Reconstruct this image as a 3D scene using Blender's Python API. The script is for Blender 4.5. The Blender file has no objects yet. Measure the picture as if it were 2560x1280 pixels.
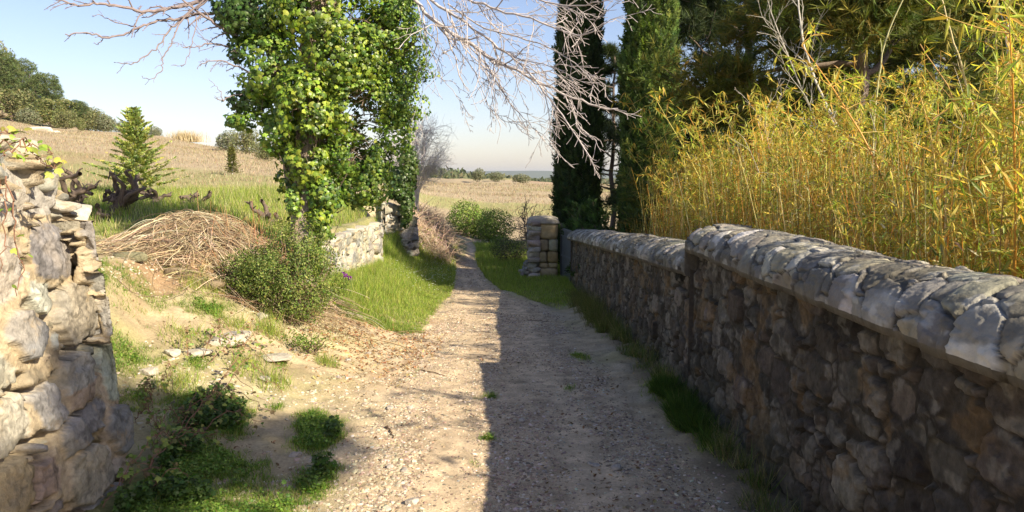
import bpy, bmesh, math
import numpy as np
from mathutils import Vector

# ------------------------------------------------------------------ camera, world, sun, exposure
SC = bpy.context.scene
COL = SC.collection
EYE = 1.6
PITCH = math.radians(5.95)
F = 1920.0                                   # focal length in photograph pixels (2560 wide)
cam_d = bpy.data.cameras.new("camera"); cam = bpy.data.objects.new("camera", cam_d); COL.objects.link(cam)
cam.location = (0, 0, EYE); cam.rotation_euler = (math.pi / 2 - PITCH, 0, 0)
cam_d.sensor_width = 36; cam_d.lens = 36 * F / 2560; cam_d.clip_start = 0.05; cam_d.clip_end = 20000
SC.camera = cam

SUN_EL = math.radians(31.8); SUN_BACK = math.radians(40)      # sun to the right and behind the viewer
sd = Vector((math.cos(SUN_BACK) * math.cos(SUN_EL), -math.sin(SUN_BACK) * math.cos(SUN_EL), math.sin(SUN_EL)))
w = bpy.data.worlds.new("World"); SC.world = w; w.use_nodes = True
nt = w.node_tree; bg = nt.nodes["Background"]
sky = nt.nodes.new("ShaderNodeTexSky"); sky.sky_type = 'NISHITA'; sky.sun_disc = False
sky.sun_elevation = SUN_EL; sky.sun_rotation = math.atan2(sd.x, sd.y)
sky.air_density = 1.0; sky.dust_density = .75; sky.ozone_density = 1.6
tint = nt.nodes.new("ShaderNodeVectorMath"); tint.operation = 'MULTIPLY'; tint.inputs[1].default_value = (1.05, .945, 1.01)      # multiplies the sky colour, slightly less green
nt.links.new(sky.outputs[0], tint.inputs[0]); nt.links.new(tint.outputs[0], bg.inputs[0]); bg.inputs[1].default_value = 0.078
sun_d = bpy.data.lights.new("sun", 'SUN'); sun_d.energy = 5.0; sun_d.angle = math.radians(0.53); sun_d.color = (1, .87, .66)
sun = bpy.data.objects.new("sun", sun_d); COL.objects.link(sun)
sun.rotation_euler = sd.to_track_quat('Z', 'Y').to_euler()
SC.view_settings.view_transform = 'Standard'; SC.view_settings.look = 'None'
SC.view_settings.exposure = 1.14; SC.view_settings.gamma = 1
SC.render.engine = 'CYCLES'
SC.cycles.use_denoising = True
SC.cycles.max_bounces = 6; SC.cycles.diffuse_bounces = 3; SC.cycles.transmission_bounces = 3; SC.cycles.glossy_bounces = 2
SC.cycles.volume_bounces = 0

# ------------------------------------------------------------------ maths helpers
def ss(a, b, x):
    t = np.clip((np.asarray(x, float) - a) / (b - a), 0, 1); return t * t * (3 - 2 * t)
def _h(*a):
    r = np.zeros(np.shape(a[0]), np.uint32)
    with np.errstate(over='ignore'):
        for i, v in enumerate(a):
            r = (r ^ (np.asarray(v).astype(np.int64).astype(np.uint32) * np.uint32([374761393, 668265263, 2147483647 - 18, 1274126177][i % 4])))
            r = (r ^ (r >> np.uint32(13))) * np.uint32(1274126177)
        r = r ^ (r >> np.uint32(16))
    return (r & np.uint32(0xFFFFFF)) / float(0xFFFFFF)
def n2(x, y, s=0):
    x = np.asarray(x, float); y = np.asarray(y, float)
    ix, iy = np.floor(x), np.floor(y); fx, fy = x - ix, y - iy
    fx = fx * fx * (3 - 2 * fx); fy = fy * fy * (3 - 2 * fy); S = ix * 0 + s
    a, b = _h(ix, iy, S), _h(ix + 1, iy, S); c, d = _h(ix, iy + 1, S), _h(ix + 1, iy + 1, S)
    return (a * (1 - fx) + b * fx) * (1 - fy) + (c * (1 - fx) + d * fx) * fy
def fbm(x, y, s=0, o=4):
    r = 0; a = .5; t = 0
    for i in range(o):
        r = r + a * n2(np.asarray(x) * 2 ** i + 17.3 * i, np.asarray(y) * 2 ** i - 9.1 * i, s + i); t += a; a *= .5
    return r / t
def n3(p, s=0):
    i = np.floor(p); f = p - i; f = f * f * (3 - 2 * f); r = 0; S = i[..., 0] * 0 + s
    for dx in (0, 1):
        for dy in (0, 1):
            for dz in (0, 1):
                wgt = (f[..., 0] if dx else 1 - f[..., 0]) * (f[..., 1] if dy else 1 - f[..., 1]) * (f[..., 2] if dz else 1 - f[..., 2])
                r = r + wgt * _h(i[..., 0] + dx, i[..., 1] + dy, i[..., 2] + dz, S)
    return r
def fbm3(p, s=0, o=3):
    r = 0; a = .5; t = 0
    for i in range(o): r = r + a * n3(p * 2 ** i + 5.7 * i, s + i); t += a; a *= .5
    return r / t
def P(px, py, y):
    """point at forward distance y seen at photograph pixel (px, py)"""
    a = (px - 1280) / F; b = -(py - 640) / F
    d = np.array([a, math.cos(PITCH) + b * math.sin(PITCH), -math.sin(PITCH) + b * math.cos(PITCH)])
    return np.array([0, 0, EYE]) + d * (y / d[1])
def unit(v):
    return v / np.maximum(np.linalg.norm(v, axis=-1, keepdims=True), 1e-9)
def RS(s): return np.random.RandomState(s)

# ------------------------------------------------------------------ mesh helpers
class Geo:
    def __init__(s): s.v = []; s.l = []; s.n = []; s.c = []; s.k = 0
    def add(s, v, loops, sizes, col):
        v = np.asarray(v, float).reshape(-1, 3); c = np.asarray(col, float)
        if c.ndim == 1: c = np.broadcast_to(c, (len(v), 3))
        s.v.append(v); s.l.append(np.asarray(loops, np.int64).ravel() + s.k); s.n.append(np.asarray(sizes, np.int64)); s.c.append(c); s.k += len(v)
    def build(s, name, mat, parent=None, smooth=False, origin=None):
        v = np.concatenate(s.v); l = np.concatenate(s.l); n = np.concatenate(s.n); c = np.concatenate(s.c)
        if origin is not None: v = v - np.asarray(origin)
        me = bpy.data.meshes.new(name)
        me.vertices.add(len(v)); me.vertices.foreach_set("co", v.astype(np.float32).ravel())
        me.loops.add(len(l)); me.loops.foreach_set("vertex_index", l.astype(np.int32))
        me.polygons.add(len(n)); st = np.concatenate([[0], np.cumsum(n)[:-1]])
        me.polygons.foreach_set("loop_start", st.astype(np.int32))
        try: me.polygons.foreach_set("loop_total", n.astype(np.int32))
        except Exception: pass
        me.update(calc_edges=True)
        at = me.color_attributes.new("Col", 'FLOAT_COLOR', 'POINT')
        at.data.foreach_set("color", np.concatenate([np.clip(c, 0, 1), np.ones((len(c), 1))], 1).astype(np.float32).ravel())
        me.polygons.foreach_set("use_smooth", np.full(len(n), smooth))
        me.validate()
        me.materials.append(mat)
        o = bpy.data.objects.new(name, me); COL.objects.link(o)
        if origin is not None and parent is None: o.location = origin
        if parent is not None: o.parent = parent
        return o
def grid_faces(nu, nv, wrap=False):
    i = np.arange(nu - 1)[:, None]; j = np.arange(nv if wrap else nv - 1)[None, :]; j2 = (j + 1) % nv
    return np.stack([i * nv + j, (i + 1) * nv + j, (i + 1) * nv + j2, i * nv + j2], -1).reshape(-1, 4)
def add_grid(g, V, col, flip=False):
    nu, nv = V.shape[:2]; f = grid_faces(nu, nv)
    if flip: f = f[:, ::-1]
    g.add(V.reshape(-1, 3), f, np.full(len(f), 4), col.reshape(-1, 3) if np.ndim(col) > 1 else col)
def tubes(g, Pt, R, col, k=5, cap=True):
    """batch of tubes: Pt (M,n,3), R (M,n)"""
    Pt = np.asarray(Pt, float); R = np.asarray(R, float)
    if Pt.ndim == 2: Pt = Pt[None]; R = R[None]
    M, n = Pt.shape[:2]
    T = unit(np.gradient(Pt, axis=1))
    ref = np.broadcast_to(np.array([.31, .17, .93]), T.shape)
    mt = T.mean(axis=1, keepdims=True); par = np.abs((unit(mt) * np.array([.31, .17, .93])).sum(-1, keepdims=True)) > .8
    ref = np.where(par, np.array([.9, .4, -.1]), ref)
    N = unit(np.cross(T, ref)); B = np.cross(T, N)
    a = np.arange(k) * 2 * math.pi / k
    V = Pt[:, :, None] + R[:, :, None, None] * (np.cos(a)[:, None] * N[:, :, None] + np.sin(a)[:, None] * B[:, :, None])
    f = grid_faces(n, k, True)[:, ::-1]
    fa = (f[None] + (np.arange(M) * n * k)[:, None, None]).reshape(-1, 4)
    c = np.asarray(col, float)
    if c.ndim == 2: c = np.repeat(c, n * k, 0)
    g.add(V.reshape(-1, 3), fa, np.full(len(fa), 4), c)
def scatter(g, tv, tf, pos, X, Y, Z, s, col):
    """copies of template (tv verts, tf list of faces) at pos with axes X,Y,Z, scale s (N,) or (N,3)"""
    tv = np.asarray(tv, float); N = len(pos); k = len(tv)
    s = np.asarray(s, float)
    if s.ndim == 1: s = np.repeat(s[:, None], 3, 1)
    V = pos[:, None] + (tv[None, :, 0:1] * s[:, None, 0:1]) * X[:, None] + (tv[None, :, 1:2] * s[:, None, 1:2]) * Y[:, None] + (tv[None, :, 2:3] * s[:, None, 2:3]) * Z[:, None]
    lo = np.concatenate([np.asarray(f) for f in tf]); sz = np.array([len(f) for f in tf])
    L = (lo[None] + (np.arange(N) * k)[:, None]).ravel()
    c = np.asarray(col, float)
    if c.ndim == 2 and len(c) == N: c = np.repeat(c, k, 0)
    g.add(V.reshape(-1, 3), L, np.tile(sz, N), c)
def rand_dirs(r, n):
    return unit(r.normal(size=(n, 3)))
def frame(Y, r=None, hint=None):
    """X,Y,Z with Y given"""
    h = hint if hint is not None else rand_dirs(r, len(Y))
    X = unit(np.cross(Y, h)); Z = np.cross(X, Y); return X, Y, Z
def pal(r, n, cols, var=.12, hue=.35):
    c = np.asarray(cols, float)[r.randint(0, len(cols), n)]
    return np.clip(c * (1 + var * r.normal(size=(n, 1))) * (1 + var * hue * r.normal(size=(n, 3))), .005, .95)
def ico(sub):
    bm = bmesh.new(); bmesh.ops.create_icosphere(bm, subdivisions=sub, radius=1)
    v = np.array([x.co[:] for x in bm.verts]); f = [[q.index for q in p.verts] for p in bm.faces]; bm.free(); return v, f
ICO1, ICO1F = ico(1); ICO2, ICO2F = ico(2); ICO3, ICO3F = ico(3); ICO4, ICO4F = ico(4)
def rock(dirs, dims, seed, planes=9, p=4.0, rough=.10, fs=2.2):
    r = RS(seed); d = dirs
    rad = (np.abs(d) ** p).sum(1) ** (-1 / p); v = d * rad[:, None]
    for _ in range(planes):
        n = unit(r.normal(size=3)); h = r.uniform(.62, .95); k = v @ n; v = v - np.maximum(k - h, 0)[:, None] * n * .9
    v = v + d * (fbm3(v * fs + seed * 1.7, seed, 4)[:, None] - .5) * rough * 2
    return v * np.asarray(dims) / 2

# ------------------------------------------------------------------ tags
def tag(o, label=None, cat=None, group=None, kind=None):
    if label: o["label"] = label
    if cat: o["category"] = cat
    if group: o["group"] = group
    if kind: o["kind"] = kind
    return o
def empty(name, loc, label, cat, group=None, rz=0):
    o = bpy.data.objects.new(name, None); COL.objects.link(o); o.location = loc; o.rotation_euler = (0, 0, rz)
    o.empty_display_size = .1
    return tag(o, label, cat, group)
def dup(root, loc, rz=0, sc=1, label=None, group=None, tilt=(0, 0)):
    r = root.copy(); COL.objects.link(r); r.location = loc; r.rotation_euler = (tilt[0], tilt[1], rz)
    r.scale = (sc, sc, sc) if np.isscalar(sc) else sc
    if label: r["label"] = label
    if group: r["group"] = group
    for ch in list(root.children):
        c = ch.copy(); COL.objects.link(c); c.parent = r
    return r

# ------------------------------------------------------------------ materials
def mat(name, rough=.85, amp=.25, scale=30, bump=.0, bscale=60, transl=0, spec=.25, amp2=0, scale2=4, gloss_col=None, dist=.01, tint2=None):
    m = bpy.data.materials.new(name); m.use_nodes = True; t = m.node_tree; N = t.nodes; L = t.links
    bs = N["Principled BSDF"]; out = N["Material Output"]
    bs.inputs["Roughness"].default_value = rough; bs.inputs["Specular IOR Level"].default_value = spec
    at = N.new("ShaderNodeAttribute"); at.attribute_name = "Col"
    tc = N.new("ShaderNodeTexCoord"); co = tc.outputs["Object"]
    c = at.outputs["Color"]
    for (a, s) in ((amp, scale), (amp2, scale2)):
        if a > 0:
            nz = N.new("ShaderNodeTexNoise"); nz.inputs["Scale"].default_value = s; nz.inputs["Detail"].default_value = 6; nz.inputs["Roughness"].default_value = .65
            L.new(co, nz.inputs["Vector"])
            mr = N.new("ShaderNodeMapRange"); mr.inputs[1].default_value = .3; mr.inputs[2].default_value = .7; mr.inputs[3].default_value = 1 - a; mr.inputs[4].default_value = 1 + a
            L.new(nz.outputs["Fac"], mr.inputs[0])
            vm = N.new("ShaderNodeVectorMath"); vm.operation = 'SCALE'; L.new(c, vm.inputs[0]); L.new(mr.outputs[0], vm.inputs["Scale"]); c = vm.outputs[0]
    if tint2 is not None:   # blotches of a second colour
        nz = N.new("ShaderNodeTexNoise"); nz.inputs["Scale"].default_value = tint2[1]; nz.inputs["Detail"].default_value = 7; nz.inputs["Roughness"].default_value = .7; L.new(co, nz.inputs["Vector"])
        mr = N.new("ShaderNodeMapRange"); mr.inputs[1].default_value = tint2[2]; mr.inputs[2].default_value = tint2[3]; mr.inputs[4].default_value = tint2[4]; L.new(nz.outputs["Fac"], mr.inputs[0])
        mx = N.new("ShaderNodeMix"); mx.data_type = 'RGBA'; L.new(mr.outputs[0], mx.inputs["Factor"]); L.new(c, mx.inputs["A"]); mx.inputs["B"].default_value = (*tint2[0], 1); c = mx.outputs["Result"]
    L.new(c, bs.inputs["Base Color"])
    if bump > 0:
        nz = N.new("ShaderNodeTexNoise"); nz.inputs["Scale"].default_value = bscale; nz.inputs["Detail"].default_value = 8; nz.inputs["Roughness"].default_value = .65; L.new(co, nz.inputs["Vector"])
        b = N.new("ShaderNodeBump"); b.inputs["Strength"].default_value = bump; b.inputs["Distance"].default_value = dist
        L.new(nz.outputs["Fac"], b.inputs["Height"]); L.new(b.outputs[0], bs.inputs["Normal"])
    if transl > 0:
        tr = N.new("ShaderNodeBsdfTranslucent"); sc_ = N.new("ShaderNodeVectorMath"); sc_.operation = 'MULTIPLY'; sc_.inputs[1].default_value = (1.25, 1.35, .6)
        L.new(c, sc_.inputs[0]); L.new(sc_.outputs[0], tr.inputs[0])
        ms = N.new("ShaderNodeMixShader"); ms.inputs[0].default_value = transl
        L.new(bs.outputs[0], ms.inputs[1]); L.new(tr.outputs[0], ms.inputs[2]); L.new(ms.outputs[0], out.inputs[0])
    return m
M_GROUND = mat("ground_soil", .95, .22, 55, .9, 130, amp2=.16, scale2=6, spec=.1, dist=.012)
M_FAR = mat("far_slope", .95, .2, .08, 0, spec=.05)
M_STONE = mat("limestone", .88, .26, 38, .85, 60, amp2=.14, scale2=6, spec=.15, dist=.014, tint2=((.50, .36, .18), 7, .56, .72, .5))
M_MORTAR = mat("lime_mortar", .95, .22, 30, .9, 70, spec=.1, dist=.015)
M_WALL = mat("rubble_masonry", .88, .34, 34, 1.0, 85, amp2=.15, scale2=5, spec=.3, dist=.01, tint2=((.05, .05, .035), 6, .55, .75, .55))
M_COPING = mat("slate_coping", .8, .22, 20, .7, 50, amp2=.18, scale2=4, spec=.3, dist=.010, tint2=((.06, .06, .045), 5, .52, .66, .6))
M_PEBBLE = mat("pebbles", .85, .15, 60, spec=.2)
M_IVY = mat("ivy_leaf", .38, .15, 25, transl=.36, spec=.45)
M_LEAF = mat("shrub_leaf", .5, .15, 25, transl=.3, spec=.35)
M_GRASS = mat("grass_blade", .6, .15, 12, transl=.45, spec=.2)
M_DRY = mat("dry_straw", .8, .2, 20, transl=.15, spec=.15)
M_NEEDLE = mat("conifer_needles", .6, .2, 3, transl=.22, spec=.2)
M_BAMBOO = mat("bamboo_leaf", .5, .15, 10, transl=.48, spec=.3)
M_CULM = mat("bamboo_culm", .4, .2, 20, spec=.4)
M_BARK = mat("bark", .9, .3, 30, .8, 60, spec=.15, dist=.01)
M_TWIG = mat("twig_bark", .8, .2, 30, spec=.2)
M_METAL = mat("gate_paint", .5, .2, 8, .1, 30, spec=.4)
M_ASHLAR = mat("sandstone_ashlar", .9, .22, 14, .5, 50, amp2=.2, scale2=3, spec=.15, dist=.008, tint2=((.30, .20, .07), 3, .5, .68, .6))
M_PETAL = mat("petal", .6, .1, 20, transl=.3, spec=.2)

# ------------------------------------------------------------------ terrain
ZP = np.array([(-60, .1), (0, .03), (4, 0), (6, -.06), (7.5, -.16), (10, -.33), (13, -.47), (15.5, -.58), (20, -.75), (26, -.95), (32, -1.05), (60, -1.0)])
PC = np.array([(-60, .1, .9), (0, .1, .9), (3.6, .08, .86), (6.7, -.1, .80), (10, -.2, .80), (11.8, -.28, .74), (13.2, -.5, .52), (14.5, -.68, .38), (16.5, -.90, .30), (19.5, -1.15, .25), (22.5, -1.38, .24), (26, -1.5, .26), (29, -1.85, .25), (33, -2.6, .25), (80, -6, .2)])
TPX = np.array([-2500, 0, 200, 300, 400, 560, 680, 900, 1000, 1100, 1200, 1385, 2000, 5000.])
cr = lambda py, D: 1.6 + (440 - py) / F * D
TY = np.array([22, 32, 50, 85, 118, 250, 450, 1000, 9000.])
TZ = np.array([
    [1.6, 1.4, 1.37, 1.37, 1.37, 1.37, 1.3, .9, .3, -.5, -.78, -.6, -.5, -.5],
    [2.6, 2.2, 2.1, 2.05, 2.0, 1.9, 1.7, .9, .2, -.6, -1.0, -1.0, -.8, -.8],
    [5.5, 4.3, 3.9, 3.6, 3.5, 3.0, 2.5, 1.5, .9, .35, .05, -.1, -.3, -.3],
    [9.5] + [cr(p, 85) for p in (302, 327, 337, 343, 370, 388, 420, 434, 445, 450, 456)] + [-.5, -.5],
    [20, 13, 9, 7.4, 6.2, 3.5, 2.2, 1.5, 1.2, 1.0, .8, .4, -1, -1],
    [30, 14, 8, 4, 2, 0, -3, -3, -4, -6, -8, -10, -10, -10],
    [30, 20, 14, 12, 12, 13, 12, 9, 6.5, 3.5, .5, -5.5, -7, -8],
    [10, 0, 0, 0, 0, 0, 0, 0, -2, -3, -4, -5, -5, -5],
    [-30] * 14])
def path_c(y): return np.interp(y, PC[:, 0], PC[:, 1]), np.interp(y, PC[:, 0], PC[:, 2])
def H(x, y, detail=True):
    x = np.asarray(x, float); y = np.asarray(y, float)
    zp = np.interp(y, ZP[:, 0], ZP[:, 1]); pc, hw = path_c(y)
    xr = pc - x
    g = np.maximum(ss(3.6, 8, y), np.where(y < 4.3, ss(-2.45, -2.9, x), ss(-2.2, -3.5, x)))
    r1 = 1.0 * ss(.9, 3.3, xr) * g
    r1 = np.where(x < -2.6, np.maximum(r1, 0), r1)
    z1 = zp + r1
    foot = zp + (.5 + .08 * ss(12, 15, y)) * ss(.75, 2.0, xr)
    tab = .80 + .35 * ss(12, 22, y) + .36 * ss(8.6, 10.8, y) * ss(-2.9, -4.4, x) * (1 - ss(14, 22, y)) - .75 * ss(14.5, 15.2, y) * (1 - ss(3.1, 4.2, -x)) * (1 - ss(18, 21, y))
    z2 = foot + (np.maximum(tab, foot) - foot) * ss(2.42, 2.62, -x)
    zl = z1 + (z2 - z1) * ss(8.9, 9.9, y)
    zr = zp + .05 * ss(.9, 1.6, -xr)
    near = np.where(xr > 0, zl, zr)
    yy = np.maximum(y, 1.0); px = 1280 + F * x / yy
    # table look-up (bilinear)
    iy = np.clip(np.searchsorted(TY, yy) - 1, 0, len(TY) - 2); ty = np.clip((yy - TY[iy]) / (TY[iy + 1] - TY[iy]), 0, 1)
    ip = np.clip(np.searchsorted(TPX, px) - 1, 0, len(TPX) - 2); tp = np.clip((px - TPX[ip]) / (TPX[ip + 1] - TPX[ip]), 0, 1)
    tp = tp * .5 + .5 * tp * tp * (3 - 2 * tp)
    far = (TZ[iy, ip] * (1 - tp) + TZ[iy, ip + 1] * tp) * (1 - ty) + (TZ[iy + 1, ip] * (1 - tp) + TZ[iy + 1, ip + 1] * tp) * ty
    z = near + (far - near) * ss(17, 22, y)
    if detail:
        inpath = 1 - ss(.8, 1.25, np.abs(xr) / hw)
        z = z + (fbm(x * 1.3, y * 1.3, 3) - .5) * (.10 - .06 * inpath) * (1 + .5 * ss(10, 30, y)) + (fbm(x * 9, y * 9, 9, 4) - .5) * (.055 - .030 * inpath) * (1 - ss(20, 40, y))
        z = z + (fbm(x * .12, y * .12, 21) - .5) * 1.0 * ss(30, 90, y) * (1 + 3 * ss(120, 400, y)) + (fbm(x * .02, y * .02, 33) - .5) * 12 * ss(300, 900, y)
    return z

# vegetation masks ----------------------------------------------------
GR = [  # cx, cy, rx, ry, rot(deg), strength : patches of green ground cover
    (-1.22, 4.75, .26, .60, 12, 1.2), (-1.02, 3.95, .20, .38, 10, .9), (-1.85, 3.75, .62, .75, 0, 1.3), (-1.25, 3.45, .42, .35, 0, 1.1), (-1.95, 4.8, .38, .6, 20, 1.0), (-1.62, 5.15, .12, .2, 0, .7),
    (-1.9, 5.9, .35, .45, 0, .75), (-2.6, 6.6, .5, .5, 0, .8), (-3.1, 7.3, .7, .6, 0, .8), (-2.85, 5.3, .45, .8, 0, .85), (-3.1, 6.4, .5, .6, 0, .85), (-2.35, 5.6, .25, .5, 0, .6), (-3.3, 6.0, .8, 1.0, 0, .8), (-2.5, 4.8, .3, .5, 0, .7), (-.95, 5.9, .25, .35, 0, .30), (-1.5, 5.6, .25, .2, 0, .5),
    (1.16, 5.4, .30, 2.4, 2, .66), (1.15, 3.0, .32, 1.2, 0, .6), (.62, 7.3, .16, .8, 8, .75), (.45, 5.9, .10, .2, 0, .7), (.72, 9.4, .14, .7, 0, .7), (1.1, 9.0, .2, 2.4, 0, .66), (1.0, 12.5, .35, 2, 0, .9),
    (-.17, 5.6, .16, .22, 0, .8), (-.15, 4.6, .10, .14, 0, .75), (-.2, 4.15, .08, .1, 0, .7), (-.95, 6.6, .3, .5, 0, .5)]
def green(x, y):
    x = np.asarray(x, float); y = np.asarray(y, float)
    pc, hw = path_c(y); xr = (x - pc)
    d = np.zeros(np.shape(x))
    for cx, cy, rx, ry, ro, st in GR:
        a = math.radians(ro); dx, dy = x - cx, y - cy
        u = (dx * math.cos(a) + dy * math.sin(a)) / rx; v = (-dx * math.sin(a) + dy * math.cos(a)) / ry
        d = np.maximum(d, st * (1.5 - np.sqrt(u * u + v * v)))
    # verges from y 8 on
    lv = ss(.95, 1.25, -xr / np.maximum(hw, .25)) * ss(7.6, 9.2, y + .6 * (-xr - 1.5)) * (1 - ss(26, 40, y)) * (x > -2.5)
    rv = ss(1.0, 1.3, xr / np.maximum(hw, .25)) * ss(10.6, 12.8, y) * (1 - ss(24, 34, y))
    lt = (x <= -2.45) * ss(9, 10.5, y) * (1 - ss(16, 21, y)) + ss(-2.6, -3.4, x) * ss(6, 8, y) * (1 - ss(15, 20, y)) * .8
    d = np.maximum(np.maximum(d, 1.5 * lv), np.maximum(1.5 * rv, 1.3 * lt))
    nz = fbm(x * 2.6, y * 2.6, 51) * .9 + fbm(x * 11, y * 11, 52, 2) * .5
    return np.clip((d - nz) * 1.15 + .03, 0, 1)
def ground_col(x, y):
    pc, hw = path_c(y); a = np.abs(x - pc) / hw
    n = fbm(x * 1.7, y * 1.7, 61)[..., None]; n_f = fbm(x * 12, y * 12, 62)[..., None]
    dirt = np.array([.47, .38, .24]) * (.78 + .44 * n) ; dirt = dirt * (.8 + .4 * n_f)
    pale = np.array([.50, .42, .30]); dirt = dirt + (pale - dirt) * ss(.52, .66, fbm(x * 2.1 + 7, y * 2.1, 63))[..., None] * .8
    rut = (.80 + .40 * fbm(x * 5.0 + 2 * pc, y * .9, 68))[..., None]; grav = np.array([.51, .40, .27]) * (.55 + .9 * n_f) * rut
    grav = grav * (1 + .14 * np.exp(-((a - .48) / .16) ** 2))[..., None]
    mid = 1 - ss(.7, 1.6 - .5 * ss(9, 12, y), a + (fbm(x * 3, y * 3, 64) - .5) * (.6 - .4 * ss(10, 14, y)))
    c = dirt + (grav - dirt) * mid[..., None]
    # pinkish dry soil and leaf litter on the left bank
    lit = np.clip(ss(.5, .62, fbm(x * 2.2, y * 2.2, 66)) * ss(-.75, -1.1, x) * ss(5.5, 7, y) * (1 - ss(9.5, 11, y)), 0, 1)[..., None]
    c = c + (np.array([.26, .15, .08]) - c) * lit * .7
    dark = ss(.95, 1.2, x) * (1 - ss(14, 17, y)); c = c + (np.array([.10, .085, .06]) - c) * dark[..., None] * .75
    G = green(x, y)[..., None]; gc = np.array([.14, .17, .045]) * (.7 + .6 * n_f)
    c = c + (gc - c) * G * .8
    moss = (ss(.5, .7, fbm(x * 1.1 + 3, y * 1.1, 67)) * (1 - mid))[..., None]; c = c + (np.array([.25, .27, .09]) - c) * moss * .35
    # far : dry grass field
    f = ss(19, 23, y)[..., None] * np.where(x < pc, 1, ss(24, 33, y))[..., None]
    nf = fbm(x * .25, y * .25, 71)[..., None]; nb = fbm(x * .05 + 5, y * .09, 72)[..., None]
    field = np.array([.35, .285, .19]) * (.85 + .3 * nf)
    field = field + (np.array([.26, .27, .10]) - field) * ss(.5, .62, nb) * .75
    field = field + (np.array([.34, .23, .16]) - field) * ss(.55, .7, fbm(x * .1, y * .03 + 9, 73))[..., None] * .6
    c = c + (field - c) * f
    w_ = ss(160, 260, y)[..., None]; c = c + (np.array([.10, .115, .05]) * (.7 + .7 * nf) - c) * w_
    return c
def axis(lo, hi, step, gl, gr_, L, R_):
    a = list(np.arange(lo, hi, step)); s = step; x = a[-1]
    while x < R_: s *= gr_; x += s; a.append(x)
    s = step; x = a[0]; b = []
    while x > L: s *= gl; x -= s; b.append(x)
    return np.array(b[::-1] + a)
gx = axis(-3.6, 1.6, .03, 1.045, 1.05, -6500, 6500); gy = axis(2.4, 10.5, .03, 1.25, 1.018, -30, 9000)
X, Y = np.meshgrid(gx, gy, indexing='ij')
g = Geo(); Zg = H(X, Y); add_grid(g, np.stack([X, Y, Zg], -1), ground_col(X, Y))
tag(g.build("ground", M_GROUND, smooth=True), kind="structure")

# far blue ridge
g = Geo(); u = np.linspace(-3200, 3600, 260)
prof = 22 + 16 * np.exp(-((u - 700) / 900) ** 2) + 22 * (fbm(u * .0012, u * 0 + 3, 81) - .4) + 4 * (fbm(u * .02, u * 0, 82) - .5)
t = np.linspace(0, 1, 16)
V = np.stack([np.repeat(u[:, None], 16, 1), 4600 + 900 * t[None, :] + 0 * u[:, None], -45 + (prof[:, None] + 45) * np.sin(t * math.pi)[None, :]], -1)
V[..., 2] += (fbm(V[..., 0] * .004, V[..., 1] * .004, 83) - .5) * 10 * np.sin(t * math.pi)
add_grid(g, V, np.array([.07, .09, .06])); tag(g.build("hills", M_FAR, smooth=True), kind="structure")

# ------------------------------------------------------------------ voronoi stone relief
def darts(r, u0, u1, v0, v1, radii, asp=1.25, tries=9000, pack=.80):
    """seeds of stones with their radii, biggest first"""
    pu = np.zeros(0); pv = np.zeros(0); pr = np.zeros(0); area = (u1 - u0) * (v1 - v0)
    for rad, share in radii:
        n = int(tries * share * area / 18.0) + 30
        for c in range(6):
            m = n // 6 + 1; u = r.uniform(u0, u1, m); v = r.uniform(v0, v1, m); q = rad * r.uniform(.8, 1.25, m)
            for i in range(m):
                if len(pu) == 0 or np.all(((pu - u[i]) / asp) ** 2 + (pv - v[i]) ** 2 > (pack * (pr + q[i])) ** 2): pu = np.append(pu, u[i]); pv = np.append(pv, v[i]); pr = np.append(pr, q[i])
    return np.stack([pu, pv], 1), pr
def stone_field(U, V, seeds, rad, asp, win, warp=.006, ws=25, p=2.0):
    """straight-sided stones (power diagram): id, distance to the joint in metres, local coordinates -1..1"""
    Uw = U + (fbm(U * ws, V * ws, 91) - .5) * warp * 2 + (fbm(U * ws * .25, V * ws * .25, 93) - .5) * warp * 3; Vw = V + (fbm(U * ws + 40, V * ws, 92) - .5) * warp * 2 + (fbm(U * ws * .25 + 9, V * ws * .25, 94) - .5) * warp * 3
    sh = U.shape; Uw = Uw.ravel(); Vw = Vw.ravel(); idn = np.zeros(len(Uw), int); D = np.zeros(len(Uw)); DU = np.zeros(len(Uw)); DV = np.zeros(len(Uw))
    order = np.argsort(Uw); so = np.argsort(seeds[:, 0]); S = seeds[so]; R = rad[so]
    for c in np.array_split(order, max(1, len(Uw) // 1500)):
        lo, hi = Uw[c[0]] - win, Uw[c[-1]] + win; i0, i1 = np.searchsorted(S[:, 0], [lo, hi]); s0 = S[i0:i1]
        du = (Uw[c][:, None] - s0[None, :, 0]) / asp; dv = (Vw[c][:, None] - s0[None, :, 1]); pd = (np.abs(du) ** p + np.abs(dv) ** p) ** (2 / p) - R[None, i0:i1] ** 2
        k = np.argpartition(pd, 4, axis=1)[:, :5]; pk = np.take_along_axis(pd, k, 1); o = np.argsort(pk, axis=1); k = np.take_along_axis(k, o, 1); pk = np.take_along_axis(pk, o, 1)
        a = s0[k[:, :1]]; b = s0[k[:, 1:]]; sep = np.hypot((a[..., 0] - b[..., 0]) / asp, a[..., 1] - b[..., 1]); d = ((pk[:, 1:] - pk[:, :1]) / (2 * np.maximum(sep, 1e-4))).min(1)
        q = np.arange(len(c)); n = k[:, 0]; idn[c] = so[i0 + n]; D[c] = d; DU[c] = du[q, n] / R[i0 + n]; DV[c] = dv[q, n] / R[i0 + n]
    return idn.reshape(sh), D.reshape(sh), DU.reshape(sh), DV.reshape(sh)
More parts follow.
